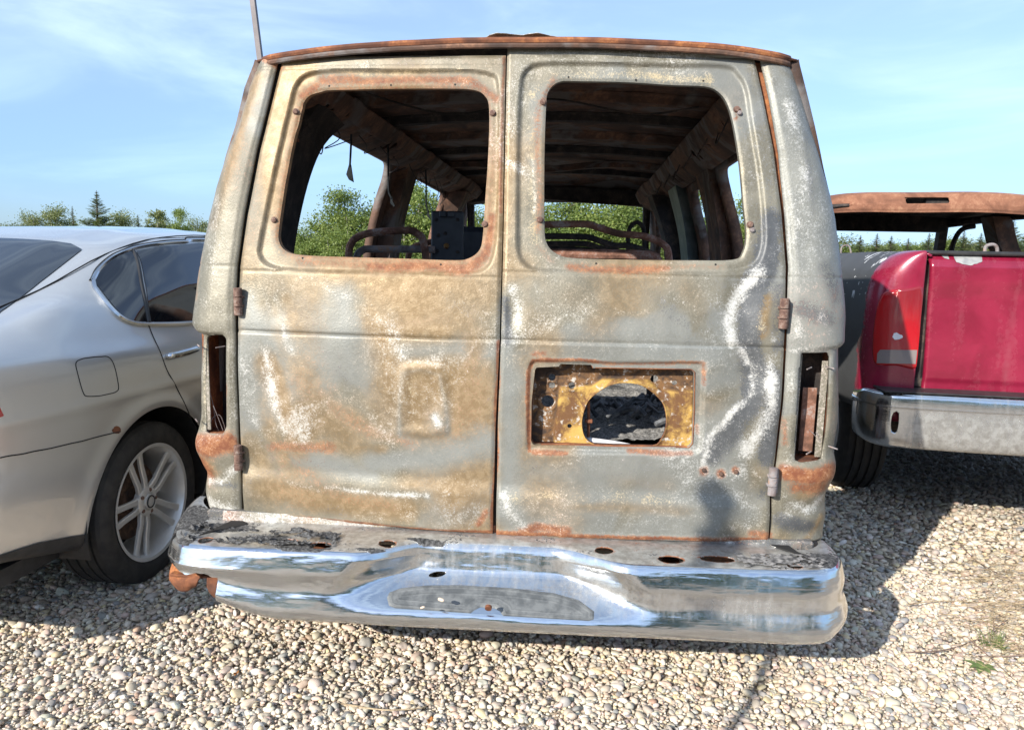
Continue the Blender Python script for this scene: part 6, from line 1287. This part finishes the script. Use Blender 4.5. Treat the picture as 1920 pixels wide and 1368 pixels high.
def spruce_data(seed, H=5.0, Wd=1.0, n_=9000, wn=.26):
    r = np.random.default_rng(seed); tr = MB(); tr.tube([(0, 0, 0), (.02, 0, H*.5), (0, .01, H)], [.075, .045, .006], 7); C_, D_, T_, S_ = [], [], [], []
    z = .25
    while z < H*.985:
        t = z/H; R0 = Wd*(1-t)**1.05*r.uniform(.70, 1.15)+.012; nb = int(8+6*(1-t))
        for k in range(nb):
            an = r.uniform(0, 6.28); ln = R0*r.uniform(.65, 1.1); up = r.uniform(-.05, .35)+.5*t
            p = np.array([0, 0, z]); e = p+np.array([cos(an)*ln, sin(an)*ln, ln*up]); mid = (p+e)/2+np.array([0, 0, -.08*ln]); tr.tube([p, mid, e], [.012, .008, .003], 3)
            m_ = int(16+105*ln); q = r.random(m_)**.8; c = p[None]*(1-q[:, None])+e[None]*q[:, None]; c[:, 2] -= .08*ln*4*q*(1-q)*.5
            dirn = (e-p)/np.linalg.norm(e-p); sd = np.cross(dirn, [0, 0, 1]); d = unit(dirn[None]*.8+sd[None]*r.choice([-1, 1], m_)[:, None]*r.uniform(.2, 1.1, m_)[:, None]+r.normal(0, .15, (m_, 3))+np.array([0, 0, -.12])); ll = (.055+.05*(1-q))*min(1, .12+ln*2.2); c = c+d*ll[:, None]; S_.append(np.full(m_, min(1, .35+ln*1.6)))
            C_.append(c); D_.append(d); T_.append(np.full(m_, r.random())*.6+r.random(m_)*.4)
        z += H*.022*r.uniform(.7, 1.3)*(1.1-.5*t)
    c, d, t = np.concatenate(C_), np.concatenate(D_), np.concatenate(T_); n = len(c); nn = unit(r.normal(0, .6, (n, 3))+np.array([0, 0, 1])); L = r.uniform(.028, .062, n)*np.concatenate(S_); V, Fc = quads(c, d, nn, L, L*wn)
    return tr, V, Fc, np.repeat(t, 4)
PROTO = {}
def proto(kind):
    if kind not in PROTO:
        K = {'poplar1': (broad_data, dict(seed=11, Wd=1.45, n_=15000, leaf=.052), 'leaf', 'bark'), 'poplar2': (broad_data, dict(seed=23, Wd=1.7, n_=16000, leaf=.050), 'leaf', 'bark'), 'poplar3': (broad_data, dict(seed=31, Wd=1.2, n_=13000, leaf=.055), 'leaf', 'bark'),
             'birch1': (broad_data, dict(seed=41, Wd=1.0, n_=2600, leaf=.065, airy=True), 'leafpale', 'bark'), 'birch2': (broad_data, dict(seed=43, Wd=1.35, n_=9000, leaf=.055, airy=False), 'leafpale', 'bark'),
             'spruce1': (spruce_data, dict(seed=51, Wd=1.15, wn=.20), 'needle', 'barkdark'), 'spruce2': (spruce_data, dict(seed=53, Wd=.85, wn=.20), 'needle', 'barkdark')}[kind]
        tr, V, Fc, t = K[0](**K[1]); tn = np.concatenate(tr.v)
        PROTO[kind] = (tr, V, Fc, t, M[K[2]], M[K[3]], [None, None])
    return PROTO[kind]
def tree(kind, px, ptop, y, wf, label, group=None, name=None, rz=None, xyh=None):
    if kind[0] == 's' and xyh is None: wf *= 2.1
    if kind[:6] == 'birch2' and xyh is None: wf *= 1.5
    tr, V, Fc, t, ml, mb, me = proto(kind)
    if xyh is None: x = onY(px, 485, y)[0]; h_ = onY(px, ptop, y)[2]
    else: x, y, h_ = xyh
    nm = name or {'p': 'poplar_tree', 'b': 'birch_tree', 's': 'spruce_tree'}[kind[0]]
    e = empty(nm, (x, y, -.02), random.uniform(0, 6.28) if rz is None else rz, label, 'tree', group); s = (h_+.02)/5.0; e.scale = (s*wf, s*wf, s)
    if me[0] is None:
        a = tr.build('trunk', mb, e); b_ = mk('crown', V, Fc, ml, e, smooth_=False, attrs={'tone': t}); me[0], me[1] = a, b_
    else:
        for o in me:
            c = o.copy(); COL.objects.link(c); c.parent = e
    return e
G1 = 'bright green poplars of the thicket behind the van'; L1 = 'bright green leafy poplar of the dense thicket seen through the van windows'
random.seed(5)
for i, (px, pt, y, wf) in enumerate([(520, 432, 19, 1.2), (575, 402, 18, 1.2), (625, 368, 18.5, 1.2), (668, 352, 17.5, 1.1), (715, 348, 18.4, 1.2), (765, 338, 17.8, 1.2), (815, 346, 18.7, 1.2), (860, 352, 18, 1.2), (905, 395, 20, 1.3), (955, 380, 18.2, 1.3), (1005, 345, 18.8, 1.3), (1055, 340, 18, 1.2), (1105, 335, 18.6, 1.3), (1155, 340, 17.8, 1.2), (1205, 342, 18.7, 1.3), (1250, 350, 18.2, 1.2), (1300, 378, 18.9, 1.2), (1350, 392, 18, 1.2), (1392, 372, 18.4, 1.1), (1425, 395, 19, 1.1), (640, 420, 16.5, 1.4), (740, 425, 16.2, 1.4), (840, 425, 16.6, 1.4), (1040, 430, 16.2, 1.5), (1140, 428, 16.5, 1.5), (1240, 425, 16.3, 1.5), (560, 445, 16.8, 1.4), (1330, 430, 16.6, 1.4), (470, 440, 20, 1.2), (1480, 410, 20, 1.2)]):
    tree(('poplar1', 'poplar2', 'poplar3')[i % 3], px, pt, y, wf, L1, G1)
LT = [('spruce2', -8, 385, 36, .9, 'dark spruce at the far end of the tree line over the sedan rear screen'), ('birch2', 62, 394, 38, .8, 'small rounded pale birch, first bush over the sedan roof'), ('birch2', 108, 381, 38, 1.0, 'wider pale birch beside the thin young spruce over the sedan roof'), ('spruce2', 141, 386, 36, .6, 'thin young spruce between the pale birch and the tall dark spruce'),
      ('spruce1', 188, 357, 34, 1.0, 'tall broad dark spruce rising highest over the sedan roof'), ('birch2', 234, 391, 36, 1.0, 'pale bushy birch just right of the tall dark spruce'), ('birch1', 284, 364, 37, 1.25, 'airy see-through birch with sparse leaves against the sky'), ('birch1', 303, 372, 39, 1.2, 'second sparse birch, standing behind the airy one'), ('poplar1', 326, 389, 33, .85, 'rounded full green poplar beside the airy birches'), ('birch2', 372, 404, 36, .7, 'low pale birch at the edge of the van, over the sedan door'), ('spruce2', 262, 402, 37, .8, 'low dark spruce at the foot of the airy birches')]
for k, px, pt, y, wf, lb in LT: tree(k, px, pt, y, wf, lb)
for i, px in enumerate(range(20, 380, 36)): tree(('birch2', 'poplar3')[i % 2], px, 416+6*(i % 3), 37, 1.6, 'low pale undergrowth tree just clearing the sedan roof', 'low trees behind the sedan')
RT = [('poplar2', 1592, 462, 26, 1.0, 'yellowish bush between the van and the pickup bed'), ('spruce1', 1610, 440, 46, .9, 'dark spruce nearest the van in the pickup rear window'), ('spruce2', 1641, 437, 44, 1.2, 'narrow spruce second from the van in the pickup rear window'), ('spruce1', 1668, 441, 45, 1.0, 'spruce in the middle of the pickup rear window'), ('spruce2', 1700, 446, 47, 1.3, 'lowest spruce in the pickup rear window'), ('spruce1', 1738, 436, 44, .9, 'spruce beside the windscreen post of the pickup'), ('spruce1', 1803, 431, 43, .9, 'spruce inside the arched tube of the pickup cab'),
      ('spruce2', 1835, 436, 46, 1.2, 'spruce hidden partly by the wide cab post'), ('spruce1', 1893, 408, 40, .9, 'tall spruce right of the wide cab post'), ('spruce1', 1925, 418, 41, 1.0, 'spruce cut by the right edge over the tailgate'), ('spruce2', 1965, 405, 42, 1.2, 'spruce beyond the cab, farthest right'), ('birch2', 1780, 445, 50, 1.2, 'pale birch behind the arched cab tube'), ('birch2', 1622, 455, 50, 1.2, 'pale birch behind the spruces next to the van')]
for k, px, pt, y, wf, lb in RT: tree(k, px, pt, y, wf, lb)
for i, px in enumerate(list(range(1560, 1960, 27))): tree(('birch2', 'poplar3', 'poplar2')[i % 3], px, 438+[0, 14, 5, 19, 9, 2, 16][i % 7], 49, 1.9, 'low far spruce closing the gap under the taller ones', 'low far trees behind the pickup')
# unseen tree line added behind the camera for a dark band in the chrome
for i in range(13): tree(('spruce1', 'poplar2', 'spruce2')[i % 3], 0, 0, 0, 1.5, 'unseen tree added behind the viewer to darken the chrome reflection', 'trees added behind the viewer', xyh=(-9+2.0*i+random.uniform(-.4, .4), -15.5-.4*(i % 3), 4.4+.6*(i % 4)))
# ================================================================== POLE, POST, WEEDS, TWIGS, ASH
def pole():
    y = 12.0; p1 = onY(487, 105, y); p0 = onY(474, 0, y); d = (p0-p1)/(p0[2]-p1[2]); base = p1-d*p1[2]; e = empty('light_pole', base, label='tall thin grey light pole rising behind the left corner of the van roof', cat='pole')
    mt = m_simple('grey_pole', (0.08, 0.07, 0.075), (0.12, 0.105, 0.11), 3, .5, .2); top = d*9.0
    R_ = .048; b = MB(); b.grid(np.array([[(sx*R_*f+d[0]*z, sy*R_*f+d[1]*z, z) for sx, sy in ((-1, -1), (1, -1), (1, 1), (-1, 1), (-1, -1))] for z, f in ((0, 1.05), (3, 1.0), (9, .9))])); b.build('shaft', mt, e)
    MB().box((0, 0, .02), (.16, .16, .02), bev=.006).build('base_plate', mt, e)
    b = MB(); b.tube([top, top+np.array([.5, 0, .15]), top+np.array([1.1, 0, .18])], .03, 8); b.build('arm', mt, e); MB().box(top+np.array([1.35, 0, .17]), (.28, .13, .05), bev=.03).build('lamp_head', mt, e)
pole()
def sapling():
    # added unseen sapling, bent to throw a shadow over stones, bumper and right door
    t = 3.0; x, y = .70-.574*t, -.22-.819*t; n_ = np.array([.819, -.574, 0]); e = empty('shadow_sapling', (x, y, 0), label='thin leaning sapling added unseen behind the viewer to cast a shadow across the bumper', cat='sapling')
    f = lambda h_: -.12*max(0., h_-1.55)/.35 if h_ < 1.9 else -.12-.07*(h_-1.9)/.4
    P_ = np.array([n_*f(h_)+np.array([0, 0, h_]) for h_ in np.linspace(0, 2.30, 24)]); MB().tube(P_, np.interp(np.linspace(0, 1, 24), [0, .75, 1], [.019, .016, .004]), 8).build('trunk', M['barkdark'], e)
    r = np.random.default_rng(2); n = 2600; hh = 1.78+.50*r.random(n)**.9; w_ = np.interp(hh, [1.78, 1.84, 2.1, 2.22, 2.30], [.02, .04, .042, .035, .008]); an = r.uniform(0, 6.28, n); rr = w_*np.sqrt(r.random(n)); rr = rr*(1+.5*np.sin(hh*40))
    c = np.stack([n_*f(h_) for h_ in hh])+np.stack([np.cos(an)*rr, np.sin(an)*rr, hh], 1); d = unit(np.stack([np.cos(an), np.sin(an), np.full(n, .5)], 1)+r.normal(0, .3, (n, 3))); V, Fc = quads(c, d, unit(r.normal(0, 1, (n, 3))), r.uniform(.012, .024, n), np.full(n, .006))
    mk('crown', V, Fc, M['needle'], e, smooth_=False, attrs={'tone': np.repeat(r.random(n), 4)})
sapling()
M['straw'] = m_simple('dry_straw', (0.22, 0.16, 0.10), (0.48, 0.38, 0.24), 40, .8); M['stalk'] = m_simple('dry_stalk', (0.10, 0.065, 0.05), (0.22, 0.15, 0.12), 30, .8); M['grass'] = m_simple('green_blade', (0.08, 0.13, 0.035), (0.20, 0.24, 0.08), 30, .6)
def weeds():
    r = np.random.default_rng(9); e = MB()
    def blade(b, p, an, L, bend, w_, segs=6, z0=0.0):
        P_ = []; d = np.array([cos(an), sin(an), 0])
        for t in np.linspace(0, 1, segs): P_.append(p+d*L*(bend*t)+np.array([0, 0, z0+L*(t*(1-bend*.6)-.5*bend*t*t)]))
        b.tube(P_, np.linspace(w_, w_*.2, segs), 4)
    g = onZ(1868, 1215); b = MB()
    for k in range(60): blade(b, g+np.array([r.normal(0, .02), r.normal(0, .015), 0]), r.uniform(0, 6.28), r.uniform(.05, .125), r.uniform(.1, .8), .0016)
    tag(b.build('grass_tuft', M['grass']), 'small green tuft of grass growing out of the gravel among dry stalks', 'grass tuft')
    g = onZ(1838, 1258); b = MB()
    for k in range(7):
        an = k*.95+.3; d = np.array([cos(an), sin(an), 0]); s_ = np.array([-sin(an), cos(an), 0]); L = r.uniform(.035, .06); P_ = []
        for t in np.linspace(0, 1, 7): wv = .011*sin(pi*min(1, t*1.05))**.8; c = g+d*L*t+np.array([0, 0, .012+.03*t-.03*t*t]); P_.append([c-s_*wv, c+np.array([0, 0, -.002]), c+s_*wv])
        b.grid(np.array(P_))
    tag(b.build('weed', M['grass']), 'low broad leaved green weed lying flat on the pebbles', 'weed')
    # long trailing stalks: one object per stalk drawn from the photo
    for k, (pts, lb) in enumerate([([(1698, 1222), (1755, 1220), (1800, 1210), (1850, 1188), (1890, 1160)], 'long curved brown stalk trailing out of the van shadow below the grass tuft'), ([(1700, 1133), (1760, 1126), (1830, 1128), (1925, 1130)], 'long straight dry stalk lying level across the pebbles above the tuft'), ([(1820, 1200), (1860, 1235), (1900, 1272)], 'dark stalk slanting down to the right beside the weed'), ([(1800, 1020), (1830, 1050), (1865, 1072), (1900, 1090)], 'upper dry stalk slanting beside the far edge of the van shadow'), ([(1835, 1229), (1880, 1230), (1925, 1226)], 'short stalk lying level at the right edge under the tuft'), ([(640, 1318), (720, 1330), (790, 1326), (800, 1318)], 'thin straw lying on the sunlit pebbles in front of the bumper')]):
        P_ = np.array([onZ(a_, c_, .024+.012*sin(i*2+k)) for i, (a_, c_) in enumerate(pts)]); tag(MB().tube(smooth(P_, 5, False), np.linspace(.0026, .0012, (len(P_)-1)*5+1), 5).build('dry_stalk', M['straw'] if k in (1, 5) else M['stalk']), lb, 'stalk')
    b = MB()
    for k in range(420):
        px, py = r.normal(1865, 55), r.normal(1110, 70)
        if px < 1740 or py < 985 or py > 1300: continue
        g = onZ(px, py, .018); an = r.normal(-.35, .6); L = r.uniform(.04, .20); d = np.array([cos(an), sin(an), 0]); b.tube([g, g+d*L*.5+np.array([0, 0, r.uniform(.002, .03)]), g+d*L+np.array([0, 0, r.uniform(-.004, .02)])], [.0011, .0009, .0004], 3)
    for k in range(250):
        px, py = r.uniform(0, 1950), r.uniform(1150, 1400); g = onZ(px, py, .022); an = r.uniform(0, 6.28); L = r.uniform(.01, .045); d = np.array([cos(an), sin(an), 0]); b.tube([g, g+d*L*.5+np.array([0, 0, .003]), g+d*L], [.0009, .0008, .0004], 3)
    tag(b.build('dry_grass_litter', M['straw']), 'tangle of dry straw and thin stalks strewn over the gravel', 'litter', kind='stuff')
    # two fallen leaves
    for (px, py, lb) in ((1480//1, 1282//1, 'x'),): pass
    for (px, py, s_, lb) in ((443, 1262, .013, 'small orange dry leaf on the pebbles left of the bumper middle'), (806, 1350, .016, 'rust brown dry leaf on the pebbles at the lower edge')):
        g = onZ(px, py, .028); V = []; 
        for t in np.linspace(0, 1, 7):
            wv = s_*.6*sin(pi*t)**.8; V.append([g+np.array([-wv, (t-.5)*2*s_, .004*sin(t*6)+.003]), g+np.array([0, (t-.5)*2*s_, 0]), g+np.array([wv, (t-.5)*2*s_, .005])])
        lf = MB().grid(np.array(V)).build('fallen_leaf', m_simple('dry_leaf', (.30, .11, .03), (.45, .20, .06), 60, .7)); solid(lf, .0006); tag(lf, lb, 'leaf')
weeds()
def ash():
    def P(u, v): x = -.95+u*1.84; y = .16+v*2.8; h = .70+.075*fbm(x*3, y*3, 4, 1)+.03*fbm(x*12, y*12, 4, 2)+.014*fbm(x*50, y*50, 3, 3); return np.stack([x, y, h], -1)
    X, Fc, u, v = cut_surface(np.linspace(0, 1, 260), np.linspace(0, 1, 360), P)
    ma = Mat('ash'); n = ma.noise(120, 4, .7); n2 = ma.noise(14, 5); c = ma.mix(ma.rng(n, .35, .7), (.10, .10, .10), (.42, .41, .39)); c = ma.mix(ma.rng(n2, .5, .7), c, (.05, .05, .05))
    tag(mk('ash_debris', X, Fc, ma.fin(Base_Color=c, Roughness=.95, Normal=ma.bump(n, .004))), 'layer of grey ash and cinders on the van floor seen through the plate opening', 'ash', kind='stuff')
    b = MB(); r = np.random.default_rng(4); fo = m_simple('grey_charred_scrap', (.06, .07, .08), (.26, .27, .29), 30, .5, .3)
    for k in range(26):
        px, py = r.uniform(1100, 1245), r.uniform(745, 778); g = onZ(px, py, .80+r.uniform(-.02, .02)); an = r.uniform(0, 6.28); P_ = [g+np.array([cos(an+.6*sin(j))*j*.03, sin(an)*j*.02, .02*sin(j*2+k)]) for j in range(5)]
        b.tube(P_, r.uniform(.004, .012, 5), 5)
    tag(b.build('charred_scraps', fo), 'tangle of charred grey scraps on the ash inside the van', 'debris', kind='stuff')
    q = [onY(px, py, .085) for px, py in ((1088, 822), (1105, 826), (1130, 828), (1165, 832), (1200, 838))]
    tag(MB().tube(smooth(np.array(q), 4, False), np.linspace(.014, .004, 17), 8).build('white_scrap', m_simple('white_cloth', (.6, .6, .62), (.72, .72, .74), 20)), 'crumpled white scrap lying in the bottom of the plate opening', 'scrap')
ash()
print('objects', len(bpy.data.objects), 'script ok')
